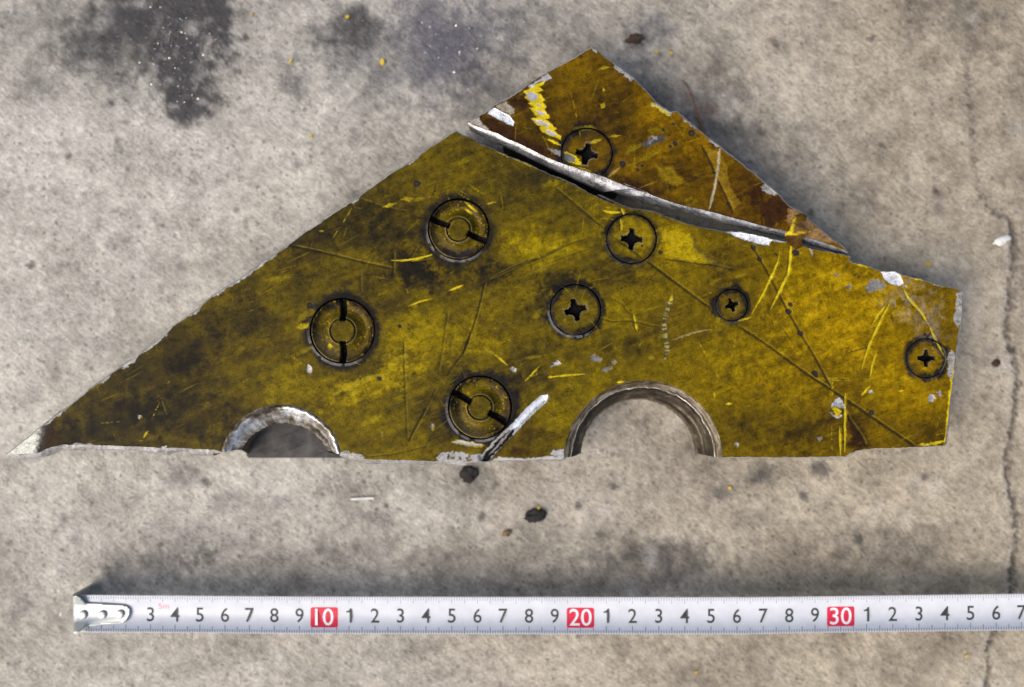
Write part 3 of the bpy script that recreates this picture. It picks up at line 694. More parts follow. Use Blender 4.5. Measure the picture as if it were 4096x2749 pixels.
    Fl(px('C', (445, 997), (490, 982), (600, 997), (700, 1020), (680, 1034), (560, 1022)), (.36, .36, .36), .95, 4, 3, metal=.4, rough=.6, dz=-.0002)
    Fl(px('C', (1275, 1085), (1310, 1065), (1392, 1055), (1392, 1110), (1300, 1110)), (.42, .42, .42), .9, 4, 3, metal=.5)
    Fl(px('C', (780, 1160), (830, 1120), (900, 1130), (1100, 1135), (1390, 1110), (1395, 1150), (1000, 1155)), (.42, .42, .41), .9, 4, 4, metal=.4, rough=.55)
    # deep diagonal gouge (a real trough)
    gg = px('C', (1250, 605), (1100, 730), (960, 890), (830, 1020), (690, 1180))
    S(gg, 50, None, 1, 20, 3, .05, dz=-.0008)
    S(gg, 28, None, 1, 18, 2, .05, dz=-.0010)
    S(gg, 34, (.72, .76, .81), 1, 5, 2, .05, metal=.4, rough=.3)
    S([(x + 9, y + 7) for x, y in gg[:4]], 9, (.30, .32, .34), .7, 6, 2, .2, metal=.6)
    S([(x - 14, y - 10) for x, y in gg[2:]], 8, (.62, .58, .50), .9, 4, 2, .1)
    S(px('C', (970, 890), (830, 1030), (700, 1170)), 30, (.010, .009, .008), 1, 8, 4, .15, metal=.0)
    S(px('C', (940, 900), (860, 1000), (760, 1110)), 6, (.35, .33, .3), .7, 4, 3, .2)
    # scraped corner at the right, pale haze of rubbed metal
    Fl(px('G', (1170, 425), (1300, 420), (1345, 450), (1380, 520), (1330, 550), (1270, 535), (1210, 490)), (.76, .79, .83), .98, 5, 4, metal=.3, rough=.34, dz=-.0005)
    m = .45 * np.maximum(c.blobm(*p1('G', 1450, 700), 150, 130, 30, 1, .6), c.blobm(*p1('G', 1600, 880), 90, 140, -20, 1, .6)) * sstep(.35, .65, fbm(X / 20, Y / 20, 3, 61))
    c.col = c.col * (1 - m[:, None]) + np.array((.22, .20, .17))[None] * m[:, None]
    Fl(px('N', (1540, 420), (1660, 415), (1800, 445), (1920, 470), (1955, 500), (1930, 540), (1860, 535), (1740, 500), (1640, 470)), (.72, .76, .80), .98, 4, 3, metal=.3, rough=.34, dz=-.0004)
    S(px('G', (190, 135), (310, 150)), 10, (.62, .63, .64), .9, 4, 3, metal=.8)
    S(px('G', (545, 205), (555, 280)), 9, (.5, .48, .4), .5, 6, 3)
    # bare, pale tip on the left and pale slivers along torn edges
    Fl(px('A', (30, 1120), (345, 850), (380, 885), (365, 960), (340, 1010), (322, 1100), (100, 1125)), PALE, 1, 3, 5, rough=.6, metal=.25)
    S(px('A', (375, 870), (350, 1000), (330, 1090)), 30, (.030, .024, .022), .9, 18, 6, 0)
    for q, w in [(px('A', (1420, 65), (1330, 150), (1215, 230)), 10), (px('A', (1160, 285), (1030, 370)), 14), (px('A', (930, 430), (850, 500)), 8), (px('A', (570, 705), (380, 850)), 7), (px('M', (180, 870), (10, 1010)), 12), (px('M', (515, 620), (430, 680)), 12), (px('M', (800, 395), (660, 480)), 10),
                 (px('M', (1310, 50), (1100, 195), (920, 320), (810, 390)), 12), (px('H', (350, 1070), (280, 1120)), 6), (px('H', (980, 660), (910, 695)), 8), (px('H', (1510, 285), (1400, 360)), 7), (px('E', (1497, 97), (1540, 125)), 12), (px('E', (1690, 240), (1780, 310), (1870, 375)), 22), (px('E', (2030, 590), (2200, 690)), 14),
                 (px('F', (470, 30), (620, 115)), 14), (px('F', (920, 335), (1000, 388)), 8), (px('F', (1380, 740), (1500, 790)), 26), (px('F', (710, 160), (800, 235)), 6), (px('G', (1895, 590), (1885, 720), (1862, 900)), 34), (px('G', (1815, 1130), (1800, 1370)), 22), (px('D', (1912, 150), (1905, 300)), 18), (px('B', (1200, 870), (1390, 915)), 16),
                 (px('A', (620, 1018), (800, 1025)), 9), (px('A', (1380, 1035), (1420, 1038)), 10), (px('G', (1650, 525), (1720, 548)), 12)]:
        S(q, w, (.37, .375, .355), .9, 4, 5, .1, metal=.3, rough=.5)
        S(q, w * .8, (.13, .125, .11), .6, 5, 7, .1, dash=24)
    for q, w in [(px('D', (1925, 250), (1900, 420), (1885, 640), (1870, 700)), 9), (px('E', (2030, 600), (2190, 700)), 6), (px('F', (430, 30), (600, 130)), 8), (px('G', (1480, 480), (1540, 490)), 8), (px('D', (1720, 705), (1860, 690)), 10), (px('D', (545, 640), (555, 740)), 8), (px('D', (430, 480), (520, 600)), 6), (px('E', (640, 1020), (1000, 1170)), 5), (px('G', (920, 345), (1060, 375)), 5)]:
        S(q, w, YEL, .8, 4, 4, .2)
    # tan, rubbed-through end of the wedge
    Fl(px('F', (1600, 920), (1690, 950), (1830, 1070), (2010, 1220), (1900, 1215), (1700, 1160), (1620, 1110), (1590, 1010)), (.26, .155, .065), .85, 12, 4, 3)
    if head is None:
        pass

def wall(name, ring, flares, mat, parent, z1, z2, closed=True):
    """side wall of a plate: from its outline outwards by the flare, then straight down"""
    n = len(ring)
    r0 = np.array([p[:2] for p in ring])
    ctr = np.roll(r0, -1, 0) - np.roll(r0, 1, 0)
    if not closed:
        ctr[0] = r0[1] - r0[0]; ctr[-1] = r0[-1] - r0[-2]
    nrm = np.stack([ctr[:, 1], -ctr[:, 0]], -1); nrm /= np.linalg.norm(nrm, axis=1)[:, None] + 1e-9
    f = np.array(flares)
    f = f * (.45 + 1.1 * vnoise(np.arange(n) * .16, np.zeros(n), 23)) + .8 * (vnoise(np.arange(n) * .9, np.zeros(n), 24) - .5)
    r1 = r0 + nrm * f[:, None]
    V = []
    for p, q in zip(r0, r1):
        a = P(p[0], p[1], ZT); b = P(q[0], q[1], ZT - z1)
        V += [a, ((a[0] + b[0]) / 2 + (b[0] - a[0]) * .12, (a[1] + b[1]) / 2 + (b[1] - a[1]) * .12, ZT - z1 * .35), b, (b[0], b[1], ZT - z2)]
    Fc = []
    for i in range(n if closed else n - 1):
        j = (i + 1) % n
        for k in range(3):
            Fc.append((4 * i + k, 4 * j + k, 4 * j + k + 1, 4 * i + k + 1))
    o = mesh_obj(name, V, Fc, mat, parent)
    recalc(o)
    return o, [(V[4 * i + 3]) for i in range(n)]

def sheet_from(name, outline, holes, step, parent):
    V2, T = fill_cdt(outline, holes, step)
    c = Canvas(V2[:, 0], V2[:, 1])
    paint_plate(c)
    und = (fbm(V2[:, 0] / 400, V2[:, 1] / 400, 3, 91) - .5) * .0004
    onb = np.zeros(len(V2), bool)
    nb = len(outline) + sum(len(h) for h in holes)
    dz = c.dz + und
    dz[:nb] = 0
    s = (H - ZT) / FPX
    V = np.stack([(V2[:, 0] - 2048) * s, -(V2[:, 1] - 1374.5) * s, ZT + dz], -1)
    mask = np.stack([c.metal, np.clip(c.rough, .1, 1), np.where(c.metal > .3, .55, 1.0)], -1)
    return mesh_obj(name, V, T, M_PAINT, parent, True, c.col, mask)

def flip_if_needed(poly):
    a = sum(poly[i][0] * poly[(i + 1) % len(poly)][1] - poly[(i + 1) % len(poly)][0] * poly[i][1] for i in range(len(poly)))
    return poly if a > 0 else poly[::-1]

root = empty("torn_metal_plate", P(2100, 1400, 0.0))
tag(root, "torn yellow-olive metal plate with round fasteners and two half-round cut-outs, lying on the concrete", "metal plate")

def arc(cx, cy, r, a0, a1, n):
    return [(cx + r * math.cos(math.radians(a0 + (a1 - a0) * i / n)), cy - r * math.sin(math.radians(a0 + (a1 - a0) * i / n))) for i in range(n + 1)]
LC = (1124, 1866, 246); RC = (2574, 1838, 317)
def fl(pts, f): return [(p[0], p[1], f) for p in pts]
main_edge = []
main_edge += fl(px('A', (60, 1100), (200, 990), (350, 868)), 2)
main_edge += fl(px('A', (440, 800), (510, 745), (580, 700), (640, 655), (720, 590), (760, 545), (830, 505), (930, 430), (1010, 375), (1090, 315), (1160, 280), (1215, 230), (1330, 150), (1420, 65)), 4)
main_edge += fl(px('M', (30, 995), (180, 870), (240, 800), (350, 730), (430, 680), (515, 620), (590, 540), (650, 490), (800, 395), (920, 320), (1100, 195), (1200, 115), (1310, 50)), 4)
main_edge += fl(px('H', (480, 975), (620, 890), (740, 800), (920, 690), (1030, 610), (1250, 450), (1400, 360), (1510, 285), (1640, 190), (1750, 120), (1845, 60)), 3)
main_edge += fl(px('E', (330, 880), (420, 910), (500, 960), (600, 1000), (680, 1040), (800, 1090), (950, 1150), (1050, 1200), (1130, 1240), (1250, 1280), (1350, 1330), (1470, 1400), (1600, 1460), (1750, 1510)), 2.5)
main_edge += fl(px('N', (330, 70), (450, 125), (560, 175), (640, 200)), 4) + fl(px('N', (740, 212), (860, 235), (970, 280), (1100, 320), (1250, 370), (1380, 395), (1500, 420), (1660, 418), (1800, 445), (1920, 470)), 3)
main_edge += fl(px('G', (190, 128), (310, 150), (480, 190), (560, 220), (690, 240), (840, 270), (895, 290), (878, 312), (920, 345), (1000, 355), (1060, 375), (1130, 405), (1180, 420), (1290, 418), (1340, 440), (1400, 460), (1530, 490), (1650, 530), (1700, 545), (1820, 570), (1870, 583), (1912, 590)), 2)
main_edge += fl(px('G', (1900, 720), (1882, 900), (1866, 960), (1850, 1100), (1838, 1290), (1812, 1400)), 3)
main_edge += fl(px('D', (1918, 340), (1905, 420), (1900, 500), (1888, 600), (1880, 650), (1875, 695)), 2)
main_edge += fl(px('D', (1862, 708), (1800, 712), (1700, 715), (1600, 720), (1500, 722), (1400, 728), (1350, 738), (1310, 755), (1285, 771)), 3)
main_edge += fl(px('D', (1200, 771), (1100, 773), (1000, 775), (850, 774), (700, 774)), 2)
ra = arc(*RC, 1.5, 178.5, 70)
main_edge += fl(ra, -1)
main_edge += fl([ (p[0], p[1]) for p in px('C', (1380, 1142), (1150, 1146), (900, 1150), (780, 1158), (690, 1160))], 4)
main_edge += fl(px('C', (560, 1165), (330, 1160)), 14)
main_edge += fl(px('B', (2030, 952), (1800, 940), (1600, 935), (1400, 926), (1290, 905)), 16)
la = arc(*LC, 13, 166, 60)
main_edge += fl(la, -1)
main_edge += fl(px('B', (100, 848), (20, 846)) + px('A', (1600, 1050), (1250, 1040), (1100, 1032)), 22)
main_edge += fl(px('A', (900, 1025), (760, 1020), (620, 1016), (520, 1020), (430, 1040), (330, 1085), (200, 1098)), 20)
def dedupe(p):
    out = [p[0]]
    for q in p[1:]:
        if math.dist(q[:2], out[-1][:2]) > 2.5: out.append(q)
    return out
ring = []
n = len(main_edge)
main_edge = dedupe(main_edge)
ring = resample(main_edge, 10, 1.6)
holes = [circle(x, y, r + 1.6, 110) for k, x, y, r, a in FAST if not (abs(y - p1('Q', 960, 645)[1]) < 5)]
STEP = 3.4
sheet_from("main_plate", ring, holes, STEP, root)
# side walls (the two bores are built separately): split the ring into open runs
def runs(ring):
    n = len(ring); s = next(i for i in range(n) if ring[i][2] < 0)
    rr = ring[s:] + ring[:s]; out = []; cur = []
    for i, p in enumerate(rr):
        if p[2] >= 0: cur.append(p)
        else:
            if cur: out.append(cur + [p]); cur = []
            elif out is not None: pass
            last = p
        if p[2] < 0 and i + 1 < n and rr[i + 1][2] >= 0: cur = [p]
    if cur: out.append(cur + [rr[0]])
    return out
def orient_area(r): return sum(r[i][0] * r[(i + 1) % len(r)][1] - r[(i + 1) % len(r)][0] * r[i][1] for i in range(len(r)))
OR = orient_area(ring)
for rn in runs(ring):
    q = rn
    f = [max(p[2], 0) for p in q]
    f[0] = f[1] if f[0] == 0 else f[0]; f[-1] = f[-2] if f[-1] == 0 else f[-1]
    wall("cut_edge", q, [v * (1 if OR > 0 else -1) for v in f], M_EDGE, root, .0035, .011, False)

# ---- wedge-shaped upper plate, its lower edge bitten by a cross screw
wx, wy = FAST[5][1:3]; WR = 104.6
low = px('E', (385, 760), (470, 800), (560, 830), (660, 865), (740, 910), (840, 950), (960, 1010), (1080, 1070), (1200, 1120))
low2 = px('E', (1620, 1255), (1700, 1290), (1800, 1330), (1900, 1370), (2050, 1410), (2150, 1450)) + px('F', (180, 700), (240, 725), (330, 760), (420, 800), (520, 840), (640, 880), (760, 910), (860, 930), (1000, 965), (1120, 1000), (1220, 1025), (1340, 1060), (1460, 1090), (1590, 1115), (1680, 1150), (1760, 1175), (1850, 1195), (1950, 1230), (2050, 1265), (2105, 1300))
def hit(a, b):
    """where the segment a-b crosses the screw's clearance circle"""
    for i in range(2001):
        t = i / 2000
        x = a[0] + (b[0] - a[0]) * t; y = a[1] + (b[1] - a[1]) * t
        yield t, x, y, math.hypot(x - wx, y - wy)
ea = p1('E', 1200, 1120); eb = p1('E', 1620, 1255)
cr = [(x, y) for (t, x, y, d), (t2, x2, y2, d2) in zip(list(hit(ea, eb))[:-1], list(hit(ea, eb))[1:]) if (d - WR) * (d2 - WR) <= 0]
c_in, c_out = cr[0], cr[-1]
a_in = math.degrees(math.atan2(-(c_in[1] - wy), c_in[0] - wx)); a_out = math.degrees(math.atan2(-(c_out[1] - wy), c_out[0] - wx))
if a_in < 0: a_in += 360
bite = arc(wx, wy, WR, a_in, a_out, 48)          # over the top of the screw
up = px('E', (440, 735), (480, 710), (520, 690), (570, 660), (620, 610), (730, 560), (860, 480), (940, 410), (1060, 340), (1110, 310), (1190, 270), (1300, 210), (1400, 150), (1450, 120), (1497, 95))
dn = px('E', (1550, 125), (1610, 185), (1690, 235), (1770, 295), (1860, 360), (1880, 380), (1950, 460), (2010, 515), (2030, 545), (2060, 585)) + px('F', (520, 60), (600, 105), (650, 100), (710, 155), (780, 215), (830, 260), (920, 330), (1000, 385), (1060, 440), (1130, 490), (1200, 545), (1250, 590), (1310, 630), (1350, 670), (1410, 720), (1500, 790), (1560, 860), (1610, 910), (1680, 940), (1750, 1000), (1830, 1070), (1900, 1130), (1970, 1190), (2040, 1235))
low_full = low + [(p[0], p[1]) for p in bite] + low2
wedge = fl(up, 3) + fl(dn, 3) + fl(low2[::-1], -1) + fl(bite[::-1], -1) + fl(low[::-1], -1)
wedge = dedupe(wedge)
wring = resample(wedge, 10, 1.4)
sheet_from("wedge_plate", wring, [], STEP, root)
OW = orient_area(wring)
for rn in runs(wring):
    f = [max(p[2], 0) or 3 for p in rn]
    wall("cut_edge", rn, [v * (1 if OW > 0 else -1) for v in f], M_EDGE, root, .003, .009, False)

# the rounded bare edge strip along the wedge's lower side, facing the gap
s_up = low + [(c_in[0] + (c_out[0] - c_in[0]) * i / 8, c_in[1] + (c_out[1] - c_in[1]) * i / 8) for i in range(1, 8)] + low2
s_lo = px('E', (405, 835), (560, 912), (640, 950), (800, 1016), (960, 1096), (1150, 1190), (1290, 1250), (1480, 1340), (1600, 1392)) + px('F', (0, 728), (100, 775), (200, 815), (330, 850), (450, 892), (600, 932), (740, 964), (860, 994), (1000, 1034), (1150, 1069), (1300, 1108), (1420, 1138), (1570, 1172), (1720, 1214), (1800, 1242), (1900, 1265), (2000, 1295), (2098, 1316))
def even(pts, n):
    L = [0]
    for i in range(1, len(pts)): L.append(L[-1] + math.dist(pts[i][:2], pts[i - 1][:2]))
    t = np.linspace(0, L[-1], n)
    return list(zip(np.interp(t, L, [p[0] for p in pts]), np.interp(t, L, [p[1] for p in pts])))
def strip_edge():
    n = 240; K = 7
    a = even(s_up, n); b = even(s_lo, n)
    V = []; T = .0052
    for i in range(n):
        j1 = 1.2 * (vnoise(np.array([i * .7]), np.array([0.]), 4)[0] - .5) * 3
        for k in range(K):
            q = k / (K - 1)
            e = math.sin(q * math.pi / 2)
            z = ZT - .00005 - T * (1 - math.cos(q * math.pi / 2)) ** .9
            lift = .00018 * (vnoise(np.array([i * .05]), np.array([k * 1.9]), 6)[0] - .5)
            x = a[i][0] + (b[i][0] - a[i][0]) * e; y = a[i][1] + (b[i][1] - a[i][1]) * e
            V.append(P(x, y + (j1 if k in (0,) else 0) * 0, z + lift))
        V.append((V[-1][0], V[-1][1] , ZT - T - .0006))
    K1 = K + 1
    Fc = [(K1 * i + k, K1 * (i + 1) + k, K1 * (i + 1) + k + 1, K1 * i + k + 1) for i in range(n - 1) for k in range(K)]
    o = mesh_obj("rounded_edge", V, Fc, M_CUT, root, True); recalc(o)
    o["label"] = "bare silvery edge along the gap"
    # the web standing below it, darkness of the hollow put into its colour
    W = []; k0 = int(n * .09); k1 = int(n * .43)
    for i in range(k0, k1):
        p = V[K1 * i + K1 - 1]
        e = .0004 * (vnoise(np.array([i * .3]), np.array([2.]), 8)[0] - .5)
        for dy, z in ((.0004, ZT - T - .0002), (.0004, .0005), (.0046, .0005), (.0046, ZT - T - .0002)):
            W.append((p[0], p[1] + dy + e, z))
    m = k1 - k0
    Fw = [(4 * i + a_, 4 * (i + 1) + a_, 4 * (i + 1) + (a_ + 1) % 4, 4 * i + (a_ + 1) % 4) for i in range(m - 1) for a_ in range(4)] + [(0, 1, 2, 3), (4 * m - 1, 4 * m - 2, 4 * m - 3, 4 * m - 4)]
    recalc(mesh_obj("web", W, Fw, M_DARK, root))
strip_edge()
# underside sheets closing both plates
def underside(name, pts, z):
    V2, T = fill_cdt(resample([p[:2] for p in pts], 60), [], 400)
    s = (H - ZT) / FPX
    V = np.stack([(V2[:, 0] - 2048) * s, -(V2[:, 1] - 1374.5) * s, np.full(len(V2), z)], -1)
    mesh_obj(name, V, T, M_BASE, root)
cx0, cy0 = 2048, 1374.5
underside("underside", [(p[0], p[1]) for p in main_edge], ZT - .0106)
underside("underside", [(p[0], p[1]) for p in wedge], ZT - .0088)

# ---- bores
def lathe_arc(name, rings, mat, n=90, smooth=True, rag=0, tones=None):
    """rings: (cx, cy, r, z, a0, a1) apparent circles, slightly out of true"""
    if tones:
        dense = []
        for a_, b_ in zip(rings[:-1], rings[1:]):
            kq = max(2, int(14 / (len(rings) - 1)))
            dense += [tuple(u + (w - u) * j / kq for u, w in zip(a_, b_)) for j in range(kq)]
        rings = dense + [rings[-1]]
    V = []; m = len(rings); n = 200
    for i in range(n + 1):
        t = i / n
        for (cx, cy, r, z, a0, a1) in rings:
            a = math.radians(a0 + (a1 - a0) * t)
            e = rag * (vnoise(np.array([t * 60]), np.array([r * .03]), 15)[0] - .5) + rag * .8 * (vnoise(np.array([t * 21]), np.array([r * .03]), 16)[0] - .5)
            V.append(P(cx + (r + e) * math.cos(a), cy - (r + e) * math.sin(a), z))
    Fc = [(m * i + k, m * (i + 1) + k, m * (i + 1) + k + 1, m * i + k + 1) for i in range(n) for k in range(m - 1)]
    cols = mask = None
    if tones:
        tt = np.repeat(np.linspace(0, 1, n + 1), m); kk = np.tile(np.arange(m), n + 1) / max(m - 1, 1)
        R0 = rings[0][2]
        sx = tt * R0 * math.pi / 9; sy = kk * 4
        a = fbm(sx / 7, sy * .7, 4, 61 + int(R0)); b_ = fbm(sx / 2.2, sy * 1.6, 3, 62); st = fbm(sx / 24, kk * 9, 2, 63)
        v = .5 + .95 * (a - .5) + .35 * (b_ - .5) + .7 * (st - .5)
        cols = ramp(v, tones[0]); me_ = np.clip(np.interp(v, [.3, .6], [tones[1] * .2, tones[1]]), 0, 1)
        mask = np.stack([me_, np.full(len(v), tones[2]), np.full(len(v), .7)], -1)
        mat = M_PAINT
    o = mesh_obj(name, V, Fc, mat, root, smooth, cols, mask); recalc(o)
    return o
o = lathe_arc("bore_rim", [(1124, 1866, 247, ZT - .00002, 12.5, 166.5), (1124, 1867, 243, ZT + .0003, 12.8, 166.3), (1125, 1868, 235, ZT + .0004, 13, 166), (1127, 1870, 226, ZT - .0002, 14, 164), (1130, 1874, 215, ZT - .0012, 17, 161), (1134, 1880, 204, ZT - .0027, 21, 157), (1138, 1886, 193, ZT - .0048, 25, 153.5)], M_BORE, rag=5, tones=([(.2, (.035, .029, .02)), (.4, (.13, .115, .09)), (.52, (.27, .255, .235)), (.75, (.60, .60, .60))], .75, .3))
o["label"] = "bright worn rim of the smaller half-round cut-out"
lathe_arc("bore_wall", [(1138, 1886, 193, ZT - .0048, 25, 153.5), (1139, 1885, 188, ZT - .0058, 24, 154), (1175, 1856, 181, ZT - .019, 12, 168)], M_COUNTER, rag=3)
o = lathe_arc("countersink_lip", [(2574, 1838, 318, ZT - .00002, 1.2, 178.8), (2573, 1837, 303, ZT - .0012, 1.5, 178.5), (2571, 1836, 289, ZT - .0021, 1.5, 178.5)], M_CHAMF, rag=4, tones=([(.25, (.045, .034, .018)), (.5, (.125, .102, .066)), (.75, (.24, .215, .165))], .15, .5))
lathe_arc("countersink_edge", [(2571, 1836, 289, ZT - .0021, 1.5, 178.5), (2571, 1836, 285, ZT - .0022, 1.5, 178.5)], M_BORE, rag=7)
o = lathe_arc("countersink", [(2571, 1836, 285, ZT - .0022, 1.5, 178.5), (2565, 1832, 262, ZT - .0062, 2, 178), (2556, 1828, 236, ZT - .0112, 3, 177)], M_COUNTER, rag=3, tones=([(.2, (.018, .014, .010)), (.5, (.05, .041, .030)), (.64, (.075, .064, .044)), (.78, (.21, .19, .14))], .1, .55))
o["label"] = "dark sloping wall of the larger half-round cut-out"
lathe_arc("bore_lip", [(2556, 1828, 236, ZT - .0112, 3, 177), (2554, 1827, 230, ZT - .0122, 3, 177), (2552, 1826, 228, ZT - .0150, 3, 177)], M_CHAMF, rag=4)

def block(name, x0, y0, x1, y1, z0, z1, mat, bev=.0006):
    a = P(x0, y0, ZT); b = P(x1, y1, ZT)
    bm = bmesh.new()
    bmesh.ops.create_cube(bm, size=1)
    for v in bm.verts:
        v.co = ((a[0] + b[0]) / 2 + v.co.x * abs(b[0] - a[0]), (a[1] + b[1]) / 2 + v.co.y * abs(b[1] - a[1]), (z0 + z1) / 2 + v.co.z * (z1 - z0))
    bmesh.ops.bevel(bm, geom=bm.edges[:], offset=bev, segments=2, affect='EDGES')
    V = [tuple(v.co) for v in bm.verts]; Fc = [[v.index for v in f.verts] for f in bm.faces]
    bm.free()
    return mesh_obj(name, V, Fc, mat, root)
def zpx(x, y, z):
    """the pixel at the plate's height that lies straight above apparent pixel (x, y) at height z"""
    k = (H - z) / (H - ZT)
    return 2048 + (x - 2048) * k, 1374.5 + (y - 1374.5) * k
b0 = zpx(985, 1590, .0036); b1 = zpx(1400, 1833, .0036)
o = block("shaded_ground_slab", b0[0], b0[1], b1[0], b1[1], .0010, .0036, M_GROUNDSHADE)  # dark slab laid in the opening; ground shade is in its colour
o["label"] = "dark slab coloured as shaded ground inside the smaller cut-out"
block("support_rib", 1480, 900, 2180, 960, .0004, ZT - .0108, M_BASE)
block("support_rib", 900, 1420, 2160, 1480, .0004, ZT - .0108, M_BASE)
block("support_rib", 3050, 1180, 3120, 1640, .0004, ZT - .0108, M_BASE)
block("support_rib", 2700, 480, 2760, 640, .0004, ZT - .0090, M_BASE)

# ---- fasteners
def polar(name, cx, cy, R, zfun, parent, radii, na, head_paint=True, clip=None, extra=None):
    X = []; Y = []; Z = []
    for r in radii:
        for i in range(na):
            a = 2 * math.pi * i / na
            X.append(r * math.cos(a)); Y.append(r * math.sin(a))
    X = np.array(X); Y = np.array(Y)
    Z = zfun(X, Y, np.hypot(X, Y))
    c = Canvas(cx + X, cy + Y)
    paint_plate(c, True)
    if extra: extra(c, X, Y, Z)
    nr = len(radii)
    i = np.arange(nr * na).reshape(nr, na)
    j = np.roll(i, -1, 1)
    Fq = np.stack([i[:-1], i[1:], j[1:], j[:-1]], -1).reshape(-1, 4)
    tri_c = [i[0].tolist()]
    s = (H - ZT) / FPX
    k = np.ones(len(Fq), bool)
    if clip is not None:
        out = clip(cx + X, cy + Y)
        k = ~out[Fq].any(1)
    V = np.stack([(cx + X - 2048) * s, -(cy + Y - 1374.5) * s, ZT + Z + c.dz * .5], -1)
    mask = np.stack([c.metal, np.clip(c.rough, .1, 1), np.where(c.metal > .3, .55, 1.0)], -1)
    o = mesh_obj(name, V, Fq[k], M_PAINT, parent, True, c.col, mask)
    recalc(o)
    return o
def ring_head(cx, cy, R, rot):
    ca, sa = math.cos(math.radians(rot)), math.sin(math.radians(rot))
    def zf(X, Y, r):
        q = r / R
        z = np.where(q > .93, -.0001 - .0006 * sstep(.93, .99, q) * 0, 0.)
        dish = -.0025 * np.sin(np.clip((q - .40) / .53, 0, 1) * math.pi) ** .8 - .00025
        z = np.where(q < .93, dish, z)
        z = np.where(q < .40, -.0003, z)
        z = z - .0010 * np.exp(-((q - .385) / .022) ** 2) + .00035 * np.exp(-((q - .43) / .02) ** 2)
        ang = np.arctan2(Y, X); wv = .01 * (vnoise(ang * 3 + 9, X * 0 + cx, 71) - .3)
        z = z - .0005 * sstep(.90, .985, q) - .0035 * sstep(.978 - wv, .997 - wv, q)
        u = X * ca + Y * sa; v = -X * sa + Y * ca
        sl = sstep(.105 * R, .075 * R, np.abs(v)) * sstep(.30 * R, .335 * R, np.abs(u)) * sstep(.985 * R, .96 * R, np.abs(u))
        return z - .0034 * sl
    def ex(c, X, Y, Z):
        q = np.hypot(X, Y) / R
        u = X * ca + Y * sa; v = -X * sa + Y * ca
        sl = sstep(.115 * R, .085 * R, np.abs(v)) * sstep(.30 * R, .335 * R, np.abs(u))  # slots go near-black: recess shade put into the colour
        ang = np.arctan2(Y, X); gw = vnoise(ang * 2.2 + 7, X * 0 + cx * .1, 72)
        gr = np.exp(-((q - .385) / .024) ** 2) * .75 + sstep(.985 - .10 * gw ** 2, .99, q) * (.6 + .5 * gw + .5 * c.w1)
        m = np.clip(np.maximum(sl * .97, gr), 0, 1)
        brown = .35 * sstep(.45, .9, q) * (fbm(c.X / 22, c.Y / 22, 3, 51) > .5)
        c.col = c.col * (1 - brown[:, None]) + np.array((.10, .06, .012)) * brown[:, None]
        lite = sstep(.3, .9, -X / R * .5 + Y / R * .75) * sstep(.45, .6, q) * .5 * (1 - m)  # lit lower left of the dish, painted into the colour
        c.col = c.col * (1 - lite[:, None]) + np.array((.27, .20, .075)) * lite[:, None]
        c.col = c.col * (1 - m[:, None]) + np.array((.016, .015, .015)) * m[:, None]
        # flaked coating shows brighter specks and bare bits
        cr_ = vnoise(q * 26, X * 0 + cx, 57)
        c.col *= (.62 + .76 * cr_ * sstep(.42, .5, q) + .38 * (1 - sstep(.42, .5, q)))[:, None]
        sp = sstep(.74, .80, fbm(c.X / 9, c.Y / 9, 2, 55)) * sstep(.2, .4, q) * .6 * (1 - m)
        c.col = c.col * (1 - sp[:, None]) + np.array(YEL2) * sp[:, None]
        ridge = np.exp(-((q - .44) / .02) ** 2) * .5 * (1 - sl)
        c.col = c.col * (1 - ridge[:, None]) + np.array((.25, .22, .12)) * ridge[:, None]
        c.rough[:] = .36
        if cx < 1500: c.blob(cx - 55, cy + 62, 10, 10, YEL, 0, .9, .3, .3)
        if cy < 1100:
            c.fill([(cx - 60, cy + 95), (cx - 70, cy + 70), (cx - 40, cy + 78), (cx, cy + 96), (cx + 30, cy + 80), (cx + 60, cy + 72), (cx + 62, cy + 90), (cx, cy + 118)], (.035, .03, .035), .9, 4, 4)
    rad = list(np.linspace(.01, .30, 6) * R) + list(np.linspace(.32, .48, 14) * R) + list(np.linspace(.5, .9, 16) * R) + list(np.linspace(.92, 1.0, 8) * R)
    return polar("slotted_ring_fastener", cx, cy, R, zf, root, rad, 200, extra=ex)
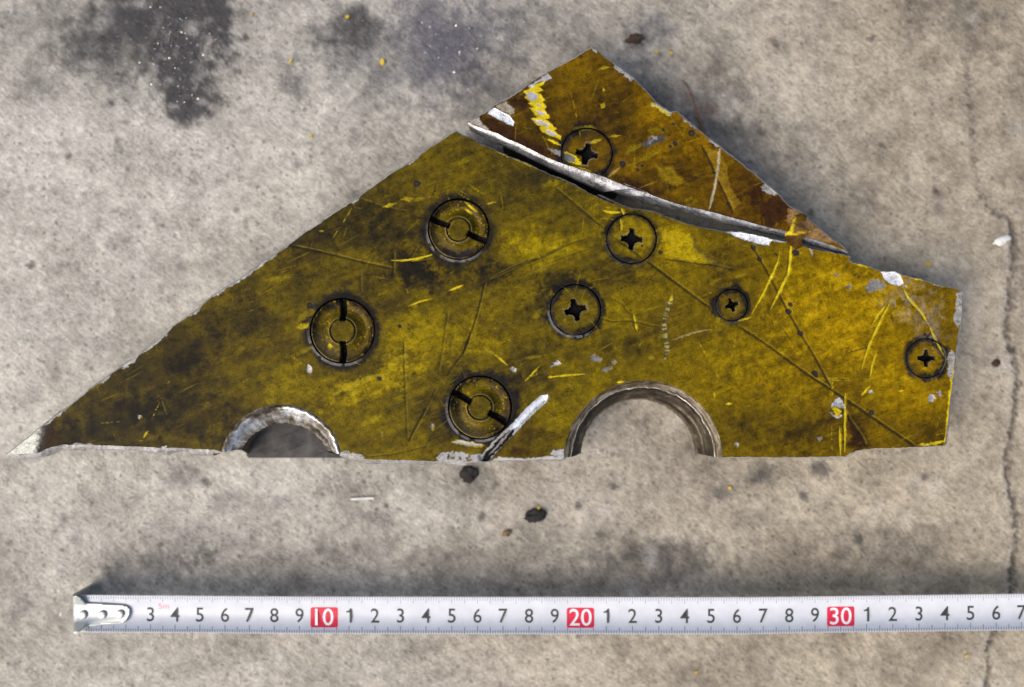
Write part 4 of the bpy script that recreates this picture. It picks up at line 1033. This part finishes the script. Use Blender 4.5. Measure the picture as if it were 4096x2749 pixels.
def cross_head(cx, cy, R, rot, clip=None):
    ca, sa = math.cos(math.radians(rot)), math.sin(math.radians(rot))
    def sdf(X, Y):
        u = np.abs(X * ca + Y * sa); v = np.abs(-X * sa + Y * ca)
        a = np.maximum(u, v); b = np.minimum(u, v)
        w = R * (.095 + .16 * np.clip(1 - a / (.34 * R), 0, 1) ** 1.6)
        return np.maximum(b - w, a - .425 * R) + R * .02 * (vnoise((X + cx) / 7, (Y + cy) / 7, 3) - .5) * 2
    def zf(X, Y, r):
        d = sdf(X, Y)
        z = -.0045 * sstep(.012 * R, -.07 * R, d)
        ang = np.arctan2(Y, X); wv = .012 * (vnoise(ang * 3 + 9, X * 0 + cx, 71) - .3)
        fillg = .12 + .88 * sstep(.28, .6, vnoise(ang * 2.4 + 31, X * 0 + cx, 74))
        z = z + .00022 * sstep(.99, .86, r / R) - .0026 * fillg * sstep(.968 - wv, .995 - wv, r / R)
        z = z - .0002 * np.clip(1 - r / (.8 * R), 0, 1)
        return z
    def ex(c, X, Y, Z):
        d = sdf(X, Y); q = np.hypot(X, Y) / R
        ang = np.arctan2(Y, X); gw = vnoise(ang * 2.2 + 7, X * 0 + cx * .1, 72)
        fillg = sstep(.28, .6, vnoise(ang * 2.4 + 31, X * 0 + cx, 74))
        gr = sstep(.972 - .15 * gw ** 2, .985, q) * (.25 + .5 * gw + .35 * fillg + .6 * c.w1)
        m = np.clip(sstep(.03 * R, -.02 * R, d) + np.clip(gr, 0, .97), 0, 1)  # cross recess goes near-black, its shade put into the colour
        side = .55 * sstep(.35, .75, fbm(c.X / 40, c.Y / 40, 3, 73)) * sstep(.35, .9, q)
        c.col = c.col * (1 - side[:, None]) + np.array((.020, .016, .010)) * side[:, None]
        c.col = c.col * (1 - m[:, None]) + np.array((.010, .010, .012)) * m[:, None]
        rim = np.exp(-((d - .035 * R) / (.028 * R)) ** 2) * .7 * sstep(.4, .6, vnoise(c.X / 14, c.Y / 14, 5))
        c.col = c.col * (1 - rim[:, None]) + np.array((.16, .13, .08)) * rim[:, None]
    rad = list(np.linspace(.01, .5, 34) * R) + list(np.linspace(.53, .9, 12) * R) + list(np.linspace(.92, 1.0, 9) * R)
    return polar("cross_head_screw", cx, cy, R, zf, root, rad, 180, clip=clip, extra=ex)
lx, ly = c_in; mx, my = c_out
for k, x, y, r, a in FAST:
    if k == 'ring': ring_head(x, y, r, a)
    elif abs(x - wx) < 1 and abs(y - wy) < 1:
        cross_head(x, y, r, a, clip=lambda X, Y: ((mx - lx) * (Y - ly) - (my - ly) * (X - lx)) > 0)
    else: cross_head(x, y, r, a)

# ---- bent tab of coating folded across the gap
def thin_sheet(name, outline, zfun, th, mat, parent, step=12, paint=None, smooth=True):
    V2, T = fill_cdt(resample(outline, step * .8), [], step)
    z = zfun(V2[:, 0], V2[:, 1])
    top = [P(a, b, c) for (a, b), c in zip(V2, z)]
    bot = [P(a, b, c - th) for (a, b), c in zip(V2, z)]
    n = len(V2); nb = len(resample(outline, step * .8))
    Fc = [tuple(t) for t in T] + [tuple(int(v) + n for v in t[::-1]) for t in T]
    Fc += [(i, (i + 1) % nb, (i + 1) % nb + n, i + n) for i in range(nb)]
    cols = mask = None
    if paint:
        cc, mk = paint(V2[:, 0], V2[:, 1])
        cols = np.concatenate([cc, cc]); mask = np.concatenate([mk, mk])
    o = mesh_obj(name, top + bot, Fc, mat, parent, smooth, cols, mask)
    recalc(o)
    return o
tab = px('F', (1640, 1000), (1660, 985), (1705, 965), (1740, 972), (1758, 990), (1748, 1032), (1690, 1042), (1660, 1052), (1700, 1075), (1800, 1118), (1760, 1135), (1735, 1150), (1722, 1185), (1716, 1242), (1672, 1272), (1620, 1240), (1585, 1200), (1566, 1160), (1580, 1130), (1605, 1110), (1630, 1060))
def tab_paint(X, Y):
    t = .45 + .9 * (fbm(X / 40, Y / 40, 4, 7) - .5)
    mid = np.exp(-((Y - p1('F', 0, 1090)[1]) / 22) ** 2)
    col = ramp(t, [(.1, (.022, .010, .004)), (.5, (.060, .030, .006)), (.8, (.15, .095, .006))])
    col = col * (1 - .6 * mid[:, None]) + np.array((.15, .085, .025)) * .6 * mid[:, None]
    c = Canvas(X, Y); c.col = col
    c.stroke(px('F', (1655, 1005), (1640, 1050), (1625, 1130)), 12, YEL, .95, 4, 2, 0)
    c.stroke(px('F', (1575, 1130), (1605, 1130)), 16, YEL, .95, 4, 2, 0)
    c.stroke(px('F', (1590, 1150), (1700, 1128), (1800, 1118)), 6, (.5, .33, .02), .9, 4, 2, 0)
    return c.col, np.stack([c.metal, c.rough, np.ones(len(X))], -1)
yt = p1('F', 0, 1090)[1]
o = thin_sheet("bent_tab", tab, lambda X, Y: ZT + .0020 + .0022 * np.exp(-((Y - yt) / 45) ** 2) - .0007 * sstep(20, 90, np.abs(Y - yt)), .0004, M_PAINT, root, 8, tab_paint)
o["label"] = "small bent brown tab folded across the narrow end of the gap"

# ------------------------------------------------------------------ steel tape measure
NUM = {3: 602, 4: 700, 5: 799, 6: 900, 7: 997.5, 8: 1097, 9: 1198, 11: 1396, 12: 1500, 13: 1602, 14: 1704, 15: 1807, 16: 1910, 17: 2012, 18: 2116, 19: 2219, 21: 2425, 22: 2530, 23: 2635, 24: 2739, 25: 2844, 26: 2948,
       27: 3053, 28: 3157, 29: 3260, 31: 3466, 32: 3571, 33: 3676, 34: 3780, 35: 3882, 36: 3985, 37: 4086}
kn = sorted(NUM)
def nx(v):
    if v < 3: return 602 + (v - 3) * 98.5
    if v > 37: return 4086 + (v - 37) * 103
    return float(np.interp(v, kn, [NUM[k] for k in kn]))
def tape_c(x):   # centre line, half width (pixels), height of the trough
    yt = np.interp(x, [291, 1200, 2000, 3000, 3300, 4096, 5200, 7200], [2379, 2386, 2387.5, 2388.5, 2385, 2375, 2360, 2335])
    yb = np.interp(x, [291, 1200, 2000, 3000, 3300, 4096, 5200, 7200], [2529, 2535.5, 2537, 2537.5, 2531, 2521.5, 2508, 2485])
    z = np.interp(x, [291, 1500, 3200, 7200], [.0085, .0085, .009, .012])
    return (yt + yb) / 2, (yb - yt) / 2, z
def Tp(x, u, dz=0.0):
    yc, hw, z = tape_c(x)
    return P(x, yc - u * hw, float(z) + .0036 * u * u + dz)
M_TAPE = plain("tape_white_lacquer", (.58, .61, .655), .32, 0, .5, .07, 160)
M_INK = plain("tape_black_ink", (.045, .055, .055), .5, 0, .3, .2, 1500)
M_TICK = plain("tape_tick_ink", (.20, .225, .27), .5, 0, .3, .2, 1500)
M_RED = plain("tape_red_ink", (.60, .022, .060), .45, 0, .4, .15, 900)
M_PINK = plain("tape_faint_red_ink", (.72, .26, .30), .45, 0, .4, .1, 900)
M_WINK = plain("tape_white_figures", (.80, .78, .79), .4, 0, .4, .05, 900)
M_YEDGE = plain("tape_yellow_back", (.55, .45, .10), .5)
tape = empty("tape_measure", P(2100, 2458, 0))
tag(tape, "white steel tape measure blade with black centimetre figures and a metal end hook", "tape measure")
def build_tape():
    xs = list(np.arange(322, 4400, 22)) + list(np.arange(4400, 7200, 120))
    U = np.linspace(-1, 1, 17)
    V = [Tp(x, u) for x in xs for u in U] + [Tp(x, u, -.00022) for x in xs for u in U]
    m = len(U); n = len(xs); o = n * m
    Fc = [(m * i + k, m * (i + 1) + k, m * (i + 1) + k + 1, m * i + k + 1) for i in range(n - 1) for k in range(m - 1)]
    Fc += [(o + m * i + k, o + m * i + k + 1, o + m * (i + 1) + k + 1, o + m * (i + 1) + k) for i in range(n - 1) for k in range(m - 1)]
    Fc += [(m * i + k, o + m * i + k, o + m * (i + 1) + k, m * (i + 1) + k) for i in range(n - 1) for k in (0, m - 1)]
    Fc += [(k + e, k + 1 + e, o + k + 1 + e, o + k + e) for k in range(m - 1) for e in (0, m * (n - 1))]
    ob = mesh_obj("blade", V, Fc, M_TAPE, tape, True); recalc(ob)
    # ticks along both edges
    V = []; Fc = []
    def tick(x, u0, u1, w):
        us = np.linspace(u0, u1, 5); b = len(V)
        for u in us:
            V.append(Tp(x - w / 2, u, .00005)); V.append(Tp(x + w / 2, u, .00005))
        for k in range(4): Fc.append((b + 2 * k, b + 2 * k + 1, b + 2 * k + 3, b + 2 * k + 2))
    for mm in range(4, 480):
        x = nx(mm / 10)
        ln = .20 if mm % 5 else (.36 if mm % 10 else .42)
        if mm % 10 == 0 and (mm // 10) % 10 != 0 and mm > 25: ln = .44
        tick(x, -.985, -1 + ln, 2.6 if mm % 5 else 3.0)
        tick(x, .97, .97 - (.19 if mm % 5 else .33), 2.0)
    mesh_obj("tick_marks", V, Fc, M_TICK, tape)
    dg = None
    glyph = {}
    def text_mesh(s, bold):
        key = (s, bold)
        if s == '1':
            o_ = [(.30, -.5), (.30, .5), (.17, .5), (.13, .40), (.02, .33), (-.10, .31), (-.10, .21), (.14, .21), (.14, -.5)]
            return np.array([(a - .1, b, 0) for a, b in o_]), [(0, 1, 2, 3, 4, 5, 6, 7, 8)], 1.0
        if key not in glyph:
            cu = bpy.data.curves.new("figure", 'FONT'); cu.body = s; cu.align_x = 'CENTER'; cu.size = 1.0; cu.offset = bold; cu.resolution_u = 4
            ob = bpy.data.objects.new("figure", cu); COL.objects.link(ob)
            bpy.context.view_layer.update()
            me = bpy.data.meshes.new_from_object(ob.evaluated_get(bpy.context.evaluated_depsgraph_get()))
            vs = np.array([v.co[:] for v in me.vertices]); fs = [tuple(p.vertices) for p in me.polygons]
            bpy.data.objects.remove(ob); bpy.data.curves.remove(cu); bpy.data.meshes.remove(me)
            vs[:, 0] -= (vs[:, 0].min() + vs[:, 0].max()) / 2; vs[:, 1] -= (vs[:, 1].min() + vs[:, 1].max()) / 2
            glyph[key] = (vs, fs, vs[:, 1].max() - vs[:, 1].min())
        return glyph[key]
    def put(name, s, x, u, hpx, mat, bold=.0, stretch=1.0, dz=.00007):
        vs, fs, h = text_mesh(s, bold)
        k = hpx / h
        yc, hw, z = tape_c(x)
        V = [Tp(x + v[0] * k * stretch, u + v[1] * k / hw, dz) for v in vs]
        return mesh_obj(name, V, fs, mat, tape)
    for v in range(3, 46):
        if v % 10:
            put("figure", str(v % 10), nx(v) , -.02, 57, M_INK, .006, .95)
        else:
            x = nx(v); x0, x1 = x - 55, x + 55
            V = []; Fc = []
            # rounded box
            pts = []
            for (cx, cu, a0) in ((x1 - 9, .42 - .12, 0), (x0 + 9, .42 - .12, 90), (x0 + 9, -.66 + .12, 180), (x1 - 9, -.66 + .12, 270)):
                for j in range(5):
                    a = math.radians(a0 + 22.5 * j); pts.append((cx + 9 * math.cos(a), cu + .12 * math.sin(a)))
            V2, T = fill_cdt(resample([(p[0], p[1] * 75) for p in pts], 8), [], 12)
            mesh_obj("red_panel", [Tp(a, b / 75, .00005) for a, b in V2], [tuple(t) for t in T], M_RED, tape)
            put("figure", str(v), x, -.10, 68, M_WINK, .004, .98, .00012)
    put("figure", "5m", 655, .42, 22, M_PINK, 0, 1.15)
build_tape()

# ---- end hook with three rivets
hook_out = px('K', (244, 262), (320, 250), (400, 285), (470, 345), (530, 412), (620, 422), (900, 437), (1200, 452), (1430, 470), (1520, 515), (1568, 585), (1582, 660), (1560, 740), (1500, 850), (1440, 885), (1200, 905), (900, 930), (660, 965), (530, 985), (480, 1030), (400, 1090), (250, 1145), (244, 900), (244, 500))
def hook_z(X, Y):
    yc, hw, z = tape_c(X)
    u = (yc - Y) / hw
    k = np.clip((330 - X) / 40, 0, 1)
    base = z + .0036 * u * u * (1 - .2 * k)
    tongue = .0012 + .0006 * sstep(340, 400, X) * 0
    # the blade end: wings sag away from the tongue, front edge rolls down
    wing = sstep(.55, .95, np.abs(u)) * k
    roll = np.clip((303 - X) / 12, 0, 1) ** 2
    edge = -.00035 * sstep(14, 2, np.minimum(np.abs(Y - (2412 + (X - 346) * .05)), np.abs(Y - (2506 - (X - 339) * .115)))) * (X > 345)
    return base * (1 - .0) + tongue * (1 - .45 * wing) - .0012 * roll + .0034 * np.clip((np.abs(u) - .5) / .5, 0, 1) * np.clip((352 - X) / 14, 0, 1) + edge
hook = thin_sheet("hook", hook_out, hook_z, .0006, M_HOOK, tape, 7)
lipV = []
LU = np.linspace(-1.02, 1.0, 14)
for u in LU:
    yc, hw, z = tape_c(292.)
    x, y, zz = P(292, yc - u * hw, float(hook_z(np.array([292.]), np.array([yc - u * hw]))[0]))
    for (dx, z_) in ((0, zz), (-.0004, zz - .0008), (-.0004, .0004), (.0005, .0004), (.0005, zz - .0008)):
        lipV.append((x + dx, y, z_))
lipF = [(5 * i + k, 5 * (i + 1) + k, 5 * (i + 1) + (k + 1) % 5, 5 * i + (k + 1) % 5) for i in range(len(LU) - 1) for k in range(5)] + [(0, 1, 2, 3, 4), tuple(5 * (len(LU) - 1) + k for k in (4, 3, 2, 1, 0))]
recalc(mesh_obj("hook_lip", lipV, lipF, M_HOOK, tape))
for (qx, qy) in px('K', (468, 705), (920, 705), (1335, 690)):
    V = []; R_ = 17
    zc = float(hook_z(np.array([qx]), np.array([qy]))[0])
    prof = [(1.0, -.0003), (.98, .00055), (.88, .00085), (.6, .0010), (.0, .00105)]
    nseg = 28
    for r, z in prof:
        for i in range(nseg):
            a = 2 * math.pi * i / nseg
            V.append(P(qx + R_ * r * math.cos(a), qy + R_ * r * math.sin(a), zc + z))
    Fc = [(nseg * k + i, nseg * k + (i + 1) % nseg, nseg * (k + 1) + (i + 1) % nseg, nseg * (k + 1) + i) for k in range(len(prof) - 1) for i in range(nseg)]
    recalc(mesh_obj("rivet", V, Fc, M_HOOK, hook, True))

# ------------------------------------------------------------------ small debris on the concrete
def lump(name, vx, vy, rx, ry, hz, mat, label, cat, rot=0, seed=1, group=None):
    x, y = p1('V', vx, vy)
    s = H / FPX
    cx, cy, _ = P(x, y, 0)
    bm = bmesh.new()
    bmesh.ops.create_icosphere(bm, subdivisions=4, radius=1)
    r = random.Random(seed); o1, o2 = r.uniform(0, 50), r.uniform(0, 50)
    ca, sa = math.cos(math.radians(rot)), math.sin(math.radians(rot))
    V = []
    for v in bm.verts:
        k = .45 + .8 * float(vnoise(np.array([v.co.x * 1.9 + v.co.z + o1]), np.array([v.co.y * 1.9 - v.co.z + o2]), 2)[0]) + .5 * float(vnoise(np.array([v.co.x * 4 + o1]), np.array([v.co.y * 4 - v.co.z * 3 + o2]), 4)[0]) + .25 * float(vnoise(np.array([v.co.x * 11 + o1]), np.array([v.co.y * 11 - v.co.z * 7 + o2]), 6)[0]) - .1
        a, b, c = v.co.x * k * rx / .5703 * s, v.co.y * k * ry / .5703 * s, (v.co.z * k * .5 + .42) * hz
        V.append((cx + a * ca - b * sa, cy + a * sa + b * ca, max(c, 0) - .0002))
    Fc = [[v.index for v in f.verts] for f in bm.faces]; bm.free()
    o = mesh_obj(name, V, Fc, mat, None, True)
    tag(o, label, cat, group)
    return o
M_BLACK = plain("black_grit", (.024, .023, .022), .8, 0, .2, .4, 1200)
M_RUST = plain("rust", (.060, .038, .028), .8, 0, .2, .4, 1500)
M_WHITE = plain("white_flake", (.72, .72, .70), .5, 0, .4, .1, 900)
M_TWIG = plain("dry_stem", (.21, .115, .075), .8, 0, .2, .3, 1200)
M_TANB = plain("tan_bit", (.18, .125, .06), .7, 0, .3, .3, 1200)
M_FLK = plain("yellow_paint_flake", (.58, .42, .02), .45, 0, .4, .2, 1500)
lump("grit_lump", 1221, 1178, 19, 13, .0022, M_BLACK, "larger black jagged lump of grit halfway between plate and tape", "grit", 10, 3)
lump("grit_lump", 1071, 1083, 15, 17, .0016, M_BLACK, "dark lump of grit just below the plate's diagonal gouge", "grit", -30, 8)
lump("grit_lump", 2272, 829, 9, 7, .0009, M_RUST, "dark brown crumb on the concrete right of the plate", "grit", 30, 11)
lump("rust_flake", 1447, 90, 16, 9, .0020, M_RUST, "rust-brown flake above the tip of the plate", "flake", 8, 5)
lump("tan_crumb", 1155, 1216, 9, 6, .0014, M_TANB, "small tan crumb between the larger black lump and the tape measure", "crumb", 30, 21)
lump("paint_chip", 2283, 550, 17, 8, .0014, M_WHITE, "white chip on the concrete right of the plate near the crack", "chip", 18, 9)
def flake(vx, vy, r, label, mat=M_FLK, seed=1, name="paint_fleck"):
    x, y = p1('V', vx, vy); rr = random.Random(seed)
    s = H / FPX; cx, cy, _ = P(x, y, 0)
    n = 7
    ro = [(r / .5703 * s * rr.uniform(.6, 1.25), 2 * math.pi * (i + rr.uniform(-.25, .25)) / n) for i in range(n)]
    tz = rr.uniform(-.12, .12)
    V = [(cx + q * math.cos(a), cy + q * math.sin(a), .0010 + tz * q * math.cos(a)) for q, a in ro] + [(cx + q * math.cos(a), cy + q * math.sin(a), .0003 + tz * q * math.cos(a)) for q, a in ro]
    Fc = [tuple(range(n)), tuple(range(2 * n - 1, n - 1, -1))] + [(i, n + i, n + (i + 1) % n, (i + 1) % n) for i in range(n)]
    o = mesh_obj(name, V, Fc, mat); recalc(o)
    tag(o, label, "paint fleck", "yellow paint flecks on the concrete")
FK = [(872, 142, 7, "brightest yellow paint fleck, above and left of the plate's wedge"), (794, 40, 5, "yellow paint fleck in the dark round stain near the top edge"), (664, 140, 4, "pale yellow fleck left of the brightest fleck"), (710, 312, 4, "yellow fleck on the bare concrete above the plate's long slanted edge"),
      (1497, 120, 4, "yellow fleck just right of the rust-brown flake"), (1531, 122, 4, "second yellow fleck right of the rust-brown flake"), (2116, 603, 6, "dull yellow fleck right of the plate's narrow end, above it"), (1663, 1113, 4, "yellow fleck below the larger half-round cut-out"),
      (1228, 1159, 4, "yellow fleck touching the larger black grit lump"), (1587, 1532, 4, "yellow fleck below the tape near the bottom edge, left of the red 30"), (2202, 1495, 4, "yellow fleck below the tape at the lower right by the crack"), (575, 35, 3, "tiny pale yellow fleck right of the big dark stain")]
for i, (a, b, r, l) in enumerate(FK): flake(a, b, r, l, seed=i + 3)
# thin brown stem at the wedge's right edge
def stem():
    pts = [p1('V', *q) for q in ((1561, 190), (1572, 212), (1584, 240), (1592, 262), (1600, 290), (1606, 312))]
    q = even(pts, 24); V = []; Fc = []; n = 8
    for i, (x, y) in enumerate(q):
        c = P(x, y, 0); r = .00042 * (1.0 + .5 * math.sin(i * 1.3) * .3) * (0.7 + .6 * i / 24)
        for k in range(n):
            a = 2 * math.pi * k / n
            V.append((c[0] + r * math.cos(a), c[1], .0007 + r * math.sin(a) + .0004 * math.sin(i * .4)))
    for i in range(len(q) - 1):
        for k in range(n): Fc.append((n * i + k, n * (i + 1) + k, n * (i + 1) + (k + 1) % n, n * i + (k + 1) % n))
    Fc += [tuple(range(n)), tuple(n * (len(q) - 1) + k for k in range(n))]
    o = mesh_obj("dry_stem", V, Fc, M_TWIG, None, True); recalc(o)
    tag(o, "thin reddish brown stem lying beside the wedge's right edge", "stem")
stem()
# curled sliver of bare metal below the smaller cut-out
def sliver():
    V = []; n = 14
    for i in range(n):
        x, y = p1('V', 801 + 52 * i / (n - 1), 1138 - 2 * i / (n - 1))
        c = P(x, y, 0); w = .0005 * (1 - .5 * abs(i / (n - 1) - .5))
        for dy, z in ((-w, .0006), (0, .0004), (w, .0012), (w, .0014), (0, .0006), (-w, .0008)):
            V.append((c[0], c[1] + dy, z + .0003 * math.sin(i * .5)))
    Fc = [(6 * i + k, 6 * (i + 1) + k, 6 * (i + 1) + (k + 1) % 6, 6 * i + (k + 1) % 6) for i in range(n - 1) for k in range(6)] + [(0, 1, 2, 3, 4, 5), tuple(6 * (n - 1) + k for k in range(5, -1, -1))]
    o = mesh_obj("metal_sliver", V, Fc, M_WHITE); recalc(o)
    tag(o, "short curled sliver of bare metal below the smaller cut-out", "metal sliver")
sliver()
# glittering metal filings in the dark stains: uncountable
def filings():
    r = random.Random(12); V = []; Fc = []
    for k in range(620):
        g = r.random()
        if g < .55: vx, vy = r.gauss(400, 60), r.gauss(120, 80)
        elif g < .8: vx, vy = r.gauss(1010, 80), r.gauss(120, 60)
        else: vx, vy = r.uniform(0, 2336), r.uniform(0, 1568)
        c = P(*p1('V', vx, vy), 0)
        q = r.uniform(.00006, .00021); a = r.uniform(0, 6.28); tx, ty = r.uniform(-.7, .7), r.uniform(-.7, .7)
        b = len(V)
        for j in range(4):
            an = a + j * math.pi / 2; dx, dy = q * math.cos(an) * (1.6 if j % 2 else .8), q * math.sin(an)
            V.append((c[0] + dx, c[1] + dy, .0006 + dx * tx + dy * ty))
        V.append((c[0], c[1], .0002))
        Fc += [(b, b + 1, b + 2, b + 3), (b, b + 4, b + 1), (b + 1, b + 4, b + 2), (b + 2, b + 4, b + 3), (b + 3, b + 4, b)]
    o = mesh_obj("metal_filings", V, Fc, make_metal("filings", (.62, .62, .66), .3, 1.0, 0, .1))
    tag(o, "glittering metal filings scattered over the dark stains", "filings", None, "stuff")
filings()
